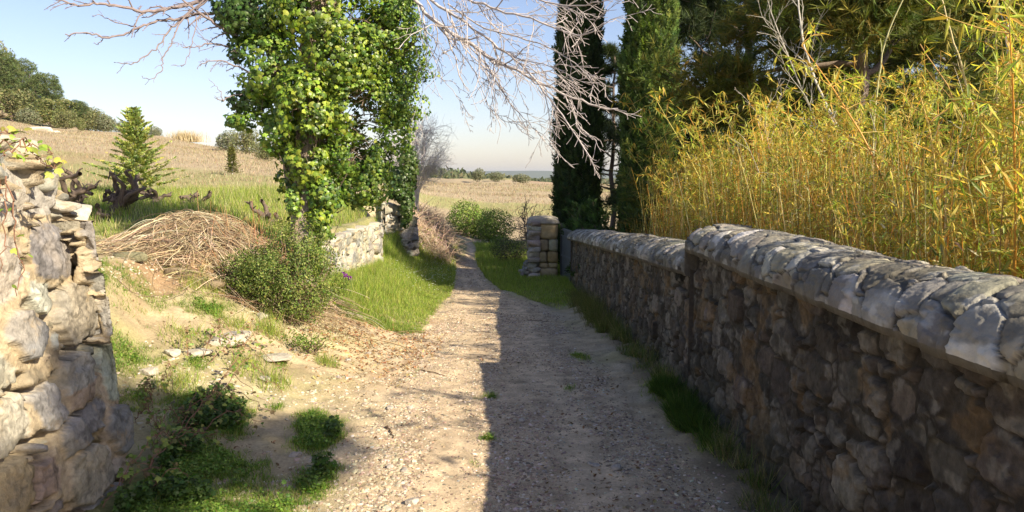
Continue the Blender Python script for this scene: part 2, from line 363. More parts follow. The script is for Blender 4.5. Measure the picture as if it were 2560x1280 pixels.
def facets(r, n, idn, du, dv, off, tilt, k=4):
    """each stone face is broken into a few flat planes"""
    o = None
    for q in range(k):
        a = r.uniform(0, 6.283, n); t = r.uniform(.3, 1.6, n) * tilt * (1 if q else .5); h = off + (0 if q == 0 else 1) * r.uniform(.0, .6, n) * tilt
        p = h[idn] + (np.cos(a) * t)[idn] * du + (np.sin(a) * t)[idn] * dv; o = p if o is None else np.minimum(o, p)
    return o
def wx(y): return 1.40 - .0155 * y
YSTEP = 5.62; YEND = 15.2
LIP = lambda y: np.where(y < YSTEP, 1.075, np.interp(y, [YSTEP, 8, 15.2], [.90, .78, .37]))
right_wall = empty("stone_wall", (1.35, 5, 0), "long shaded rubble stone wall with rounded slab coping along the right edge of the path", "wall")
right_wall_loc = np.array([1.35, 5, 0])
def spaced(y0, y1):
    a = [y0]
    while a[-1] < y1: a.append(a[-1] + max(.0075, .0026 * a[-1]))
    a[-1] = y1; return np.array(a)
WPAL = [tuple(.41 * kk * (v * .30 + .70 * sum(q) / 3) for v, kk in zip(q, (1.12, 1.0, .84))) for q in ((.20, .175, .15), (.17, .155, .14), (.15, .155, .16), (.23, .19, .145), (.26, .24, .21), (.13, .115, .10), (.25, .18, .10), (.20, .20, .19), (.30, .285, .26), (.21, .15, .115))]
def wall_section(y0, y1, seed):
    r = RS(seed); ys = spaced(y0, y1); vs = np.linspace(-.12, 1, 150)
    U, T = np.meshgrid(ys, vs, indexing='ij'); zb = np.interp(U, ZP[:, 0], ZP[:, 1]) - .05; zt = LIP(U) - .012; Zz = zb + (zt - zb) * T
    s, rad = darts(r, y0 - .2, y1 + .2, -.95, 1.3, ((.085, .2), (.06, .6), (.040, 1.4), (.024, 2.4)), 1.45)
    idn, D, du, dv = stone_field(U, Zz, s, rad, 1.45, .5, warp=.008, p=3.6)
    n = len(s); off = r.normal(size=n) * .008; tu = r.normal(size=n) * .010; tv = r.normal(size=n) * .009
    jw = .003 + .008 * ss(.4, .7, fbm(U * 5, Zz * 5, 95)); jo = ss(0, 1, (D - jw) / .006)
    rel = -.022 * (1 - jo) * (.4 + 1.0 * ss(.4, .6, fbm(U * 4, Zz * 4, 96))) + jo * facets(r, n, idn, du, dv, off, .008, 3) + (fbm(U * 22, Zz * 22, 5, 5) - .5) * .014 - .012 * ss(.56, .6, fbm(U * 9 + idn * 3.7, Zz * 13, 97, 3)) * jo + (fbm(U * 70, Zz * 70, 6, 2) - .5) * .006
    Xw = wx(U) - rel + .04 * (Zz - zb)
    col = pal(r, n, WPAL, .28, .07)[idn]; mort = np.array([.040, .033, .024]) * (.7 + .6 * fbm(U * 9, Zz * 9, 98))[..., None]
    col = mort + (col - mort) * ss(0, 1, (D - jw + .001) / .004)[..., None]
    lich = (ss(.60, .66, fbm(U * 8 + 50, Zz * 8, 99, 4)) * jo)[..., None]; col = col + (np.array([.20, .185, .155]) - col) * lich * .6; och = ss(.62, .68, fbm(U * 5 + 80, Zz * 5, 99, 4))[..., None]; col = col + (np.array([.17, .11, .05]) - col) * och * .55
    col = col * (.45 + 1.1 * fbm(U * 26, Zz * 26, 7, 5))[..., None]
    foot_tone = (1 - ss(.0, .35, T + (fbm(U * 3, Zz * 3, 8) - .5) * .5))[..., None]; col = col + (np.array([.07, .07, .045]) - col) * foot_tone * .6  # wall colour drawn to a darker olive towards the foot
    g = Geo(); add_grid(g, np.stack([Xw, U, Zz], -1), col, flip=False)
    # far/near end cap and back face
    for ye in (y0, y1):
        xs = np.linspace(0, .46, 24); XX, TT = np.meshgrid(xs, vs, indexing='ij'); zb = float(np.interp(ye, ZP[:, 0], ZP[:, 1])) - .05; zt = float(LIP(np.array(ye - (.001 if ye == y1 and y1 == YSTEP else 0)))) - .012
        ZZ = zb + (zt - zb) * TT; D = fbm(XX * 8, ZZ * 12, 4)
        YY = ye + (D - .5) * .03 * (1 if ye == y1 else -1) + 0 * XX
        c = pal(r, 1, WPAL[:1], 0)[0] * (.6 + .8 * D)[..., None]
        add_grid(g, np.stack([wx(ye) + XX + .0, YY, ZZ], -1), c, flip=(ye == y0))
    UB, TB = np.meshgrid(ys[::8], vs[::8], indexing='ij'); zb = np.interp(UB, ZP[:, 0], ZP[:, 1]) - .05
    add_grid(g, np.stack([wx(UB) + .46 + (fbm(UB * 6, TB * 6, 3) - .5) * .05, UB, zb + (LIP(UB) - .012 - zb) * TB], -1), np.array([.2, .18, .15]), flip=True)
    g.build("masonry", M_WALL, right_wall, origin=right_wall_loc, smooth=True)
    # coping : slabs bent over a rounded core
    ar = np.linspace(0, 1, 120); U, A = np.meshgrid(ys, ar, indexing='ij')
    hw_, hh = .295, .19
    arc_len = .85; V_ = A * arc_len; Us = U - (V_ - .4) * .35
    s, rad = darts(r, y0 - .5, y1 + .5, -.1, .95, ((.15, .7), (.10, 1.0), (.06, .6), (.035, .4)), .60)
    idn, D, du, dv = stone_field(Us, V_, s, rad, .60, .6, warp=.005, p=3.0)
    n = len(s); th = math.pi * A
    off = r.normal(size=n) * .004; tu = r.normal(size=n) * .006; tv = r.normal(size=n) * .004
    jw = .002 + .012 * ss(.4, .7, fbm(U * 4, V_ * 4, 95)); jo = ss(0, 1, (D - jw) / .007)
    rel = -.014 * (1 - jo) + jo * facets(r, n, idn, du, dv, off, .005, 2) + (fbm(U * 20, V_ * 20, 15, 5) - .5) * .009 - .005 * ss(.55, .58, fbm(U * 6 + idn * 3.1, V_ * 12, 19, 3)) * jo + (fbm(U * 1.5, A * 2, 16, 2) - .5) * .04 + (fbm(U * 70, V_ * 70, 6, 2) - .5) * .005
    cx = wx(U) + .235; base = LIP(U)
    if y1 == YSTEP: base = base + 0
    ca = -np.cos(th); sa = np.sin(th) ** .82
    edge = ((fbm(U * 16, U * 0 + 2, 17, 3) - .5) * .035 + off[idn] * 3) * (1 - ss(0, .12, A))
    Vx = cx + ca * (hw_ + rel + edge); Vz = base + sa * (hh + rel) + edge * .4
    slate = [(.28, .26, .225), (.23, .22, .195), (.32, .30, .25), (.19, .18, .165), (.25, .235, .18), (.46, .44, .40), (.29, .26, .20), (.21, .19, .16)]
    col = pal(r, n, slate, .14, .1)[idn]; mort = np.array([.055, .048, .038]); col = mort + (col - mort) * ss(0, 1, (D - jw + .001) / .005)[..., None]
    dk = ss(.53, .60, fbm(U * 3.5, V_ * 5, 77, 5))[..., None]; col = col + (np.array([.10, .09, .07]) - col) * dk * .65; wh = ss(.64, .69, fbm(U * 7 + 30, V_ * 9, 78, 5))[..., None]; col = col + (np.array([.46, .45, .41]) - col) * wh * .5
    col = col * (.8 + .4 * fbm(U * 18, A * 15, 18))[..., None]
    g = Geo(); add_grid(g, np.stack([Vx, U, Vz], -1), col, flip=False)
    # underside and ends of the coping
    under = np.stack([np.stack([Vx[:, 0], ys, Vz[:, 0]], -1), np.stack([Vx[:, 0] + .012, ys, Vz[:, 0] - .03], -1), np.stack([wx(ys) + .05, ys, LIP(ys) - .035], -1)], 1)
    add_grid(g, under, np.array([.13, .12, .10]), flip=True)
    for k, ye in ((0, y0), (-1, y1)):
        ring = np.stack([Vx[k], np.full(120, ye), Vz[k]], -1); cen = np.array([float(wx(ye)) + .235, ye, float(base[k, 0]) - .03]); V = np.concatenate([ring, [cen]])
        V[:, 1] += (fbm(V[:, 0] * 20, V[:, 2] * 20, 31) - .5) * .02
        f = np.array([[i, i + 1, 120] for i in range(119)]); g.add(V, f if k == -1 else f[:, ::-1], np.full(119, 3), np.array([.22, .20, .17]))
    g.build("coping", M_COPING, right_wall, origin=right_wall_loc, smooth=True)
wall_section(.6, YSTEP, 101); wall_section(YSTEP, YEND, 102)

# ------------------------------------------------------------------ rubble walls on the left, built of single stones bedded in mortar
LIME = [(.37, .36, .315), (.41, .40, .345), (.31, .31, .29), (.38, .36, .29), (.26, .26, .245), (.44, .435, .385)]
OCHRE = [(.34, .29, .21), (.37, .29, .18), (.28, .27, .25), (.24, .235, .225), (.35, .31, .23)]
def relief_wall(name, p0, p1, thick, zfun, top, row, wid, seed, label, ds=.012, nv=130, lean=0., amp=1., mort=(.40, .33, .225), cols=(OCHRE, LIME), caps=.9, group=None, bulge=.015):
    """closed loop of rough masonry round a rectangle p0-p1 (front to the right of p0->p1), with loose stones on top"""
    r = RS(seed); p0 = np.array(p0, float); p1 = np.array(p1, float); L = np.linalg.norm(p1 - p0); t = (p1 - p0) / L; n = np.array([t[1], -t[0]]); rc = .09
    root = empty(name, (*((p0 + p1) / 2 - n * thick / 2), float(zfun(*((p0 + p1) / 2)))), label, "wall", group); org = np.array(root.location)
    # loop in local (u along, d depth inward)
    cs = [(rc, rc), (L - rc, rc), (L - rc, thick - rc), (rc, thick - rc)]; pts = []; nor = []
    segs = [((rc, 0), (L - rc, 0), (0, -1)), ((L, rc), (L, thick - rc), (1, 0)), ((L - rc, thick), (rc, thick), (0, 1)), ((0, thick - rc), (0, rc), (-1, 0))]
    for k, (a, b, m) in enumerate(segs):
        a = np.array(a); b = np.array(b); q = max(3, int(np.linalg.norm(b - a) / (ds if k != 2 else ds * 3))); tt = np.linspace(0, 1, q)[:, None]; pts.append(a + (b - a) * tt); nor.append(np.tile(m, (q, 1)))
        c = cs[(k + 1) % 4]; a0 = math.atan2(m[1], m[0]); aa = np.linspace(a0, a0 + math.pi / 2, 12)[1:-1]; pts.append(np.stack([c[0] + rc * np.cos(aa), c[1] + rc * np.sin(aa)], 1)); nor.append(np.stack([np.cos(aa), np.sin(aa)], 1))
    pts = np.concatenate(pts); nor = np.concatenate(nor); pts = np.concatenate([pts, pts[:1]]); nor = np.concatenate([nor, nor[:1]]); s_ = np.concatenate([[0], np.cumsum(np.linalg.norm(np.diff(pts, axis=0), axis=1))]); S = s_[-1]
    wpos = p0 + t * np.clip(pts[:, :1], 0, L) - n * pts[:, 1:2]; zb = np.array([float(zfun(q[0], q[1])) for q in wpos]) - .12
    tp = np.array([top(float(np.clip(u, 0, L))) for u in pts[:, 0]]); vv = np.linspace(0, 1, nv); Zz = zb[:, None] + (tp - zb)[:, None] * vv; U = np.repeat(s_[:, None], nv, 1)
    zlo = zb.min() - .1; zhi = tp.max() + .2; k_ = row / .15; asp_ = 1.35; sd_, rad = darts(r, -.2, S + .2, zlo - .1, zhi + .1, ((.15 * k_, .35 / k_ ** 2), (.105 * k_, .6 / k_ ** 2), (.06 * k_, .7 / k_ ** 2), (.035 * k_, .4 / k_ ** 2)), asp_)
    idn, D, du, dv = stone_field(U, Zz, sd_, rad, asp_, .8, warp=.018 * k_, ws=9 / k_, p=3.4); m = len(sd_)
    off = (r.normal(size=m) * .016 + .004) * amp; tu = r.normal(size=m) * .016 * amp; tv = r.normal(size=m) * .014 * amp - .004; mo = ss(.38, .68, fbm(U * .45 / row, Zz * .5 / row, 44))
    jw = (.004 + .013 * mo + .010 * (fbm(U * 2.4 / row, Zz * 2.4 / row, 45, 3) - .5)) * k_; jo = ss(0, 1, (D - jw) / (.009 * k_)); gap_ = ss(.50, .62, fbm(U * .7 / row, Zz * 1.6 / row, 57))
    rough = fbm(U * 2.2 / row, Zz * 2.2 / row, 46, 5); chip = ss(.54, .58, fbm(U * .8 / row + idn * 3.3, Zz * 1.2 / row, 47, 4))
    rel = -(.024 * amp) * (1 - jo) * (.5 + 4.2 * gap_) + jo * facets(r, m, idn, du, dv, off, .021 * amp * k_, 4) + (rough - .5) * .016 * amp - chip * jo * .010 * amp + (fbm(U * .8, Zz * 1.1, 48, 2) - .5) * bulge * 2 + (fbm(U * 9 / row, Zz * 9 / row, 58, 3) - .5) * .010 * amp
    hgt = np.maximum(0, Zz - zb.max())
    uu = pts[:, 0][:, None] + nor[:, 0][:, None] * (rel - lean * hgt); dd = pts[:, 1][:, None] + nor[:, 1][:, None] * (rel - lean * hgt)
    V = np.stack([p0[0] + t[0] * uu - n[0] * dd, p0[1] + t[1] * uu - n[1] * dd, Zz], -1)
    kz = np.clip((Zz - zlo) / max(.5, zhi - zlo), 0, 1); ca = pal(r, m, cols[0], .08)[idn]; cb = pal(r, m, cols[1], .07)[idn]; pick = (_h(idn, idn * 0 + 7) < (.15 + 1.1 * kz))[..., None]; col = np.where(pick, cb, ca)
    mc = np.array(mort) * (.72 + .56 * fbm(U * 1.5 / row, Zz * 1.5 / row, 49))[..., None]; col = mc + (col - mc) * ss(.3, .8, jo)[..., None]
    och = ss(.52, .68, fbm(U * .6 / row, Zz * .6 / row, 50))[..., None] * .22; col = col + (np.array([.40, .31, .18]) - col) * och; crk = ss(.90, .97, 1 - np.abs(fbm(U * 1.1 / row + 3, Zz * 1.6 / row, 59, 5) - .5) * 2.2)[..., None] * jo[..., None]; col = col * (1 - .4 * crk); gm = ss(.5, .62, fbm(U * .8 / row, Zz * .8 / row, 53))[..., None]; col = col * (1 - .22 * gm); col = col * (.85 + .3 * rough[..., None])
    g = Geo(); add_grid(g, V, col)
    # top surface lofted to the centre line
    k = 7; w_ = np.linspace(0, 1, k)[:, None]; cen = np.stack([np.clip(pts[:, 0], thick / 2, L - thick / 2), np.full(len(pts), thick / 2)], 1); cw = np.stack([p0[0] + t[0] * cen[:, 0] - n[0] * (cen[:, 1] + lean * 0), p0[1] + t[1] * cen[:, 0] - n[1] * cen[:, 1], tp + .02], -1)
    T = V[:, -1][:, None] * (1 - w_)[None] + cw[:, None] * w_[None]; T[..., 2] += (fbm(T[..., 0] * 9, T[..., 1] * 9, 54) - .5) * .07 * np.sin(w_[None, :, 0] * math.pi * .5); add_grid(g, T, np.array(mort) * (.7 + .6 * fbm(T[..., 0] * 9, T[..., 1] * 9, 55))[..., None])
    g.build("masonry", M_STONE, root, origin=org, smooth=True)
    # loose stones on the top and sticking out at the ends
    g = Geo(); u = .02
    def put(u, d, z, dims, rz=0):
        sd2 = r.randint(1 << 30); v = rock(ICO4 if ds < .02 else ICO3, dims, sd2, planes=8, p=5.5, rough=.06, fs=2.2); ax_ = r.normal() * .12; v = np.stack([v[:, 0] * math.cos(ax_) - v[:, 2] * math.sin(ax_), v[:, 1], v[:, 0] * math.sin(ax_) + v[:, 2] * math.cos(ax_)], 1)
        a_ = rz + r.normal() * .2; c = p0 + t * u - n * d; X_ = t * math.cos(a_) + n * math.sin(a_); Y_ = -t * math.sin(a_) + n * math.cos(a_); W = np.stack([c[0] + v[:, 0] * X_[0] + v[:, 1] * Y_[0], c[1] + v[:, 0] * X_[1] + v[:, 1] * Y_[1], z + v[:, 2]], 1)
        b_ = pal(r, 1, cols[1], .06)[0]; q = ss(.5, .7, fbm3(W * 8, 3, 3))[:, None] * .4; f_ = ICO4F if ds < .02 else ICO3F; g.add(W, np.concatenate(f_), np.full(len(f_), 3), (b_ + (np.array([.46, .37, .23]) - b_) * q) * (.85 + .3 * fbm3(W * 20, 6)[:, None]))
    while u < L - .04:
        ww = wid * r.uniform(.6, 1.25); hh = row * r.uniform(.45, .8); z0 = top(min(u + ww / 2, L)) + hh * .22; lz = lean * max(0, z0 - zb.max())
        for d in np.arange(.09, thick - .02, .19): put(min(u + ww / 2, L - .08) , d + lz * (1 - d / thick) + .01, z0 + r.normal() * .012, (ww * 1.02, .22, hh))
        u += ww * .96
    g.build("top_stones", M_STONE, root, origin=org, smooth=True); return root
near_top = lambda u: float(np.interp(u, [0, 1.5, 2.0, 2.02, 2.2, 2.22, 2.50, 2.52, 2.68, 2.70, 3.0], [2.13, 2.03, 1.89, 1.82, 1.79, 1.72, 1.66, 1.58, 1.54, 1.41, 1.37]))
relief_wall("ruined_wall", (-1.70, 1.15), (-2.00, 4.06), .55, lambda x, y: .02, near_top, .15, .20, 7,
            "broken end of a pale limestone rubble wall with sandy mortar at the left edge of the photo", ds=.010, nv=170, lean=.15, amp=1.2, group="ruined stone walls on the left")
low_top = lambda u: float(np.interp(u, [0, .5, 1, 2.2, 3.4, 3.9, 4.0, 4.6], [.56, .66, .70, .72, .70, .62, .68, .72]))
relief_wall("retaining_wall", (-2.36, 9.75), (-2.40, 14.4), .4, lambda x, y: float(H(-2.3, y, False)), low_top, .13, .19, 8,
            "low sunlit limestone wall holding back the grassy bank beyond the ivy tree", ds=.03, nv=50, lean=.06, amp=1.2, cols=(LIME, LIME), mort=(.50, .42, .29))

# ------------------------------------------------------------------ gate pillar and gate
def bevel_box(g, c, d, col, seed=0, n=6, r=.9):
    """rounded block"""
    dirs = ICO3; p = 18.0; rad = (np.abs(dirs) ** p).sum(1) ** (-1 / p); v = dirs * rad[:, None]
    v = v + dirs * (fbm3(v * 2 + seed, seed)[:, None] - .5) * .03
    g.add(v * np.array(d) / 2 + np.array(c), np.concatenate(ICO3F), np.full(len(ICO3F), 3), np.array(col) * (.8 + .4 * fbm3(v * 3 + seed * 2., 5))[:, None])
PY = 16.6; pz = float(np.interp(PY, ZP[:, 0], ZP[:, 1])) - .03
pil = empty("gate_pillar", (.66, PY, pz), "square stone gate pillar with rounded cap beside the grey metal gate", "pillar")
org = np.array(pil.location); r = RS(11); g = Geo()
z = 0; k = 0
for hgt in (.30, .10, .25, .26, .36):
    if k % 2 == 0: parts = [(.78, .40)]
    else: parts = [(.68, .2), (.88, .2)]
    if k == 2: parts = [(.66, .17), (.87, .23)]
    for (cx, wd) in parts:
        bevel_box(g, (cx, PY + .0, pz + z + hgt / 2), (wd * 1.0, .62, hgt * 1.0), pal(r, 1, [(.36, .28, .17), (.40, .32, .21), (.34, .30, .23), (.36, .26, .12)], .1)[0], seed=k * 3 + int(cx * 10))
    z += hgt; k += 1
g.build("ashlar_blocks", M_ASHLAR, pil, origin=org, smooth=True)
g = Geo(); z = 0
while z < 1.25:
    hh = r.uniform(.06, .13)
    for yy in np.arange(PY - .27, PY + .3, .17):
        v = rock(ICO3, (.27, .22, hh * 1.22), r.randint(1 << 30), planes=4, p=8); g.add(v + np.array([.47 + r.normal() * .012, yy + r.normal() * .015, pz + z + hh / 2]), np.concatenate(ICO3F), np.full(len(ICO3F), 3), pal(r, 1, [(.34, .31, .27), (.42, .38, .33), (.28, .25, .22)], .12)[0])
    z += hh
for q in range(22):   # tumbled stones at the foot
    v = rock(ICO2, (r.uniform(.1, .2), .18, r.uniform(.07, .14)), r.randint(1 << 30)); zz = r.uniform(0, .42) ; g.add(v + np.array([.36 - .22 * (1 - zz / .42) * r.rand(), PY - .2 + r.uniform(-.1, .4), pz + zz]), np.concatenate(ICO2F), np.full(len(ICO2F), 3), pal(r, 1, [(.24, .22, .19), (.28, .26, .23)], .12)[0])
g.build("rubble_side", M_STONE, pil, origin=org, smooth=True)
g = Geo(); u_, v_ = np.meshgrid(np.linspace(-1, 1, 26), np.linspace(-1, 1, 26), indexing='ij')
hgt = (1 - np.abs(u_) ** 2.6) * .5 + (1 - np.abs(v_) ** 2.6) * .5; hgt = .13 * np.minimum(1, hgt * 1.1) ** .8 - .02 + (fbm(u_ * 4, v_ * 4, 3) - .5) * .03
edge = (np.maximum(np.abs(u_), np.abs(v_)) > .999); hgt = np.where(edge, -.03, hgt)
add_grid(g, np.stack([.67 + u_ * .345, PY + v_ * .35, pz + 1.28 + hgt], -1), np.array([.28, .255, .21]) * (.6 + .8 * fbm(u_ * 5, v_ * 5, 8))[..., None])
g.build("cap_stone", M_COPING, pil, origin=org, smooth=True)

A = np.array([1.06, 16.42]); B = np.array([1.26, 15.28]); gt = empty("metal_gate", (A[0], A[1], pz), "dark grey sheet metal gate with horizontal rails between pillar and stone wall", "gate")
def slab(g, a, b, z0, z1, th, col):
    a = np.array(a, float); b = np.array(b, float); t = unit(b - a); n = np.array([-t[1], t[0]]) * th / 2
    q = [a - n, b - n, b + n, a + n]; V = np.array([[p[0], p[1], z] for z in (z0, z1) for p in q])
    f = [[0, 3, 2, 1], [4, 5, 6, 7], [0, 1, 5, 4], [1, 2, 6, 5], [2, 3, 7, 6], [3, 0, 4, 7]]; g.add(V, np.array(f), np.full(6, 4), col)
gc = np.array([.11, .125, .145]); go = np.array(gt.location)
g = Geo(); slab(g, A + (B - A) * .05, B - (B - A) * .02, pz + .06, pz + 1.10, .012, gc); g.build("sheet_panel", M_METAL, gt, origin=go)
for zz, hh in ((1.10, .045), (.98, .03), (.55, .04), (.05, .04)):
    g = Geo(); slab(g, A + (B - A) * .05, B - (B - A) * .02, pz + zz, pz + zz + hh, .045, gc * 1.25); g.build("rail", M_METAL, gt, origin=go)
for q in (.03, .99):
    g = Geo(); c = A + (B - A) * q; slab(g, c - (B - A) * .02, c + (B - A) * .02, pz - .02, pz + 1.2 + (.05 if q < .5 else -.05), .06, gc * .5); g.build("post", M_METAL, gt, origin=go)
g = Geo(); c = A + (B - A) * .86 + np.array([-.04, 0]); slab(g, c, c + (B - A) * .09, pz + .72, pz + .745, .03, gc * .6); g.build("handle", M_METAL, gt, origin=go)

# ------------------------------------------------------------------ templates for foliage
IVY_L = [(0, 0, 0), (-.42, .12, -.05), (-.5, .5, -.06), (-.16, .62, .02), (0, 1.0, -.08), (.16, .62, .02), (.5, .5, -.06), (.42, .12, -.05), (0, .35, .05)]
IVY_F = [[8, 0, 1], [8, 1, 2], [8, 2, 3], [8, 3, 4], [8, 4, 5], [8, 5, 6], [8, 6, 7], [8, 7, 0]]
OV_L = [(0, 0, 0), (-.26, .3, .05), (-.2, .7, .04), (0, 1, -.05), (.2, .7, .04), (.26, .3, .05)]; OV_F = [[0, 3, 2, 1], [0, 5, 4, 3]]
BB_L = [(0, 0, 0), (-.075, .25, .02), (0, 1, -.12), (.075, .25, .02), (0, .3, -.01)]; BB_F = [[0, 4, 2, 1], [0, 3, 2, 4]]
BL_L = [(-.5, 0, 0), (.5, 0, 0), (-.38, .45, .07), (.38, .45, .07), (0, 1, .3)]; BL_F = [[0, 1, 3, 2], [2, 3, 4]]
def leaf_axes(r, n, out, droop=.5, spread=.6):
    """Y along the leaf, Z roughly outwards"""
    Z = unit(out + spread * rand_dirs(r, n)); Yd = unit(np.array([0, 0, -1.]) * droop + rand_dirs(r, n) * .8)
    Yd = unit(Yd - (Yd * Z).sum(1, keepdims=True) * Z); X_ = np.cross(Yd, Z); return X_, Yd, Z

# ------------------------------------------------------------------ branching
def zigzag(r, a, d, L, n, wob=.18, grav=0., up=None):
    """polyline of n points from a in direction d"""
    pts = [np.array(a, float)]; d = unit(np.array(d, float)); st = L / (n - 1)
    for i in range(n - 1):
        d = unit(d + r.normal(size=3) * wob + np.array([0, 0, -grav])); pts.append(pts[-1] + d * st)
    return np.array(pts)
def twiggy(g, r, base, rad, level, col, ratio=(.35, .6), n_ch=6, wob=.18, grav=0., min_r=.0012, k=5, ang=.7, bias=None, tips=None):
    """base polyline (n,3) with radii; adds it and its side twigs"""
    n = len(base); R = np.linspace(rad, rad * .35, n); tubes(g, base, np.maximum(R, min_r), col, k=k)
    if tips is not None: tips.append(base[-1])
    if level <= 0: return
    L = np.linalg.norm(np.diff(base, axis=0), axis=1).sum()
    for i in range(n_ch):
        t = (i + r.uniform(.3, 1)) / n_ch * .95; q = t * (n - 1); j = int(q); f = q - j; j = min(j, n - 2)
        a = base[j] * (1 - f) + base[j + 1] * f; T = unit(base[j + 1] - base[j])
        s = unit(np.cross(T, r.normal(size=3))); d = unit(T * math.cos(ang) + s * math.sin(ang) * r.uniform(.7, 1.3))
        if bias is not None: d = unit(d + bias)
        Lc = L * r.uniform(*ratio) * (1 - .45 * t); nn = max(4, min(9, int(Lc / .08)))
        twiggy(g, r, zigzag(r, a, d, Lc, nn, wob, grav), max(min_r, np.interp(t, [0, 1], [rad, rad * .35]) * .55), level - 1, col, ratio, max(2, int(n_ch * .65)), wob, grav, min_r, max(3, k - 1), ang, bias, tips)
def smooth_poly(pts, n):
    pts = np.array(pts, float); t = np.linspace(0, 1, len(pts)); T = np.linspace(0, 1, n)
    o = np.stack([np.interp(T, t, pts[:, i]) for i in range(3)], 1)
    for _ in range(2): o[1:-1] = .25 * o[:-2] + .5 * o[1:-1] + .25 * o[2:]
    return o

#@@PART2@@
# ------------------------------------------------------------------ ivy covered tree
BARK = (.27, .22, .19); PALEB = (.40, .34, .33)
tb = np.array([-2.17, 8.0, float(H(-2.17, 8.0)) - .05])
ivy_tree = empty("ivy_covered_tree", tuple(tb), "tall tree smothered in glossy ivy with long bare branches spreading to both sides", "tree")
r = RS(21); g = Geo()
trunk_pts = smooth_poly([tb] + [P(px, py, 8.0 + dy) for px, py, dy in ((757, 600, 0), (768, 450, .05), (772, 300, 0), (778, 180, 0), (790, 50, .05), (800, -120, .1), (815, -330, .1), (830, -520, .1))], 30)
Rr = np.interp(np.linspace(0, 1, 30), [0, .08, .3, 1], [.19, .135, .12, .07]); tubes(g, trunk_pts, Rr * (1 + .1 * np.sin(np.arange(30) * 1.7)), BARK, k=14)
st2 = smooth_poly([tb + [.12, .1, 0], P(735, 500, 8.15), P(715, 330, 8.2), P(700, 180, 8.2), P(650, 60, 8.2), P(600, -40, 8.2), P(570, -160, 8.2)], 22)
tubes(g, st2, np.linspace(.085, .04, 22), BARK, k=10)
st3 = smooth_poly([P(772, 330, 8.0), P(830, 230, 8.1), P(900, 130, 8.15), P(970, 30, 8.1), P(1040, -60, 8.0), P(1080, -200, 8)], 20)
tubes(g, st3, np.linspace(.08, .05, 20), BARK, k=10)
for i in range(7):   # ivy stems clasping the trunk
    a0 = r.uniform(0, 6.3); t_ = np.linspace(0, 1, 30); a_ = a0 + t_ * r.uniform(-2, 2); rr_ = np.interp(t_, [0, .08, 1], [.21, .15, .10])
    tubes(g, trunk_pts + np.stack([np.cos(a_) * rr_, np.sin(a_) * rr_, 0 * a_], 1) + r.normal(size=(30, 3)) * .008, np.full(30, r.uniform(.010, .022)), (.24, .19, .14), k=5)
g.build("trunk", M_BARK, ivy_tree, origin=tb, smooth=True)
# bare limbs on the left (drawn from the photograph, each at its own depth)
def limb(pts, y0, y1, r0, seed, kids, bias, lr=(.12, .3), n=None, lev=1, grav=.02, wob=.22, col=PALEB, ang=.8):
    rr = RS(seed); k = len(pts); q = [P(p[0], p[1], y0 + (y1 - y0) * i / (k - 1)) for i, p in enumerate(pts)]
    base = smooth_poly(q, n or max(14, k * 3)); base[1:-1] += rr.normal(size=(len(base) - 2, 3)) * .006
    g = Geo(); twiggy(g, rr, base, r0, lev, col, ratio=lr, n_ch=kids, wob=wob, grav=grav, min_r=.0022, k=6, ang=ang, bias=np.array(bias), tips=None)
    g.build("branch", M_TWIG, ivy_tree, origin=tb, smooth=True)
LB = (.22, .18, .18)
limb([(640, -30), (570, -10), (505, 0), (440, 18), (416, 22), (374, 30), (345, 28), (321, 19), (285, 15), (246, 9), (220, 13), (187, 12), (160, 3), (120, -6)], 8.0, 7.2, .022, 31, 16, (-.3, 0, .2), (.08, .22), lev=2, col=LB)
limb([(600, 40), (560, 30), (505, 36), (487, 33), (463, 45), (428, 48), (398, 52), (368, 59), (341, 71), (312, 85), (285, 91), (258, 95), (238, 86), (220, 83), (193, 86), (163, 85)], 8.1, 7.4, .017, 32, 13, (-.4, 0, -.1), (.06, .2), lev=2, col=LB)
limb([(341, 66), (300, 58), (273, 50), (255, 38), (230, 38)], 7.8, 7.6, .007, 33, 4, (-.4, 0, 0), col=LB)
limb([(258, 95), (252, 104), (246, 111), (234, 108)], 7.6, 7.6, .006, 34, 2, (-.4, 0, 0), col=LB)
limb([(560, -20), (500, 10), (463, 38), (437, 62), (421, 77), (415, 92), (398, 115), (380, 130), (356, 145), (338, 160), (320, 163), (285, 156)], 7.9, 7.5, .012, 35, 9, (-.2, 0, -.3), (.07, .18), lev=2, col=LB)
limb([(520, -10), (454, 45), (445, 71), (433, 98), (427, 119), (407, 139), (405, 160), (407, 175), (389, 193), (365, 200), (355, 190)], 7.7, 7.4, .009, 36, 7, (-.2, 0, -.2), (.06, .14), lev=1, col=LB)
limb([(500, 10), (490, 38), (491, 60), (484, 98), (475, 133), (463, 157), (454, 169), (433, 162)], 7.8, 7.6, .007, 37, 6, (-.2, 0, -.2), (.08, .18), col=LB)
limb([(640, 150), (600, 130), (549, 110), (520, 110), (490, 116), (457, 119)], 8.1, 7.7, .012, 38, 9, (-.3, 0, 0), (.15, .4), lev=2, col=LB)
limb([(640, 120), (590, 90), (543, 64), (520, 48), (502, 33), (470, 10), (440, -20)], 8.1, 7.6, .020, 39, 10, (-.2, 0, .1), (.12, .35), lev=2, col=LB)
limb([(650, 215), (610, 235), (588, 237), (564, 249), (549, 252), (535, 244)], 8.0, 7.7, .008, 40, 4, (-.3, 0, 0), col=LB)
limb([(560, 254), (555, 244), (552, 226), (535, 210), (522, 196)], 7.7, 7.6, .005, 41, 3, (-.3, 0, 0), col=LB)
limb([(680, 200), (640, 185), (600, 170), (560, 150), (520, 150), (500, 165)], 8.0, 7.6, .012, 42, 12, (-.3, 0, -.1), (.12, .35), lev=2, col=LB)
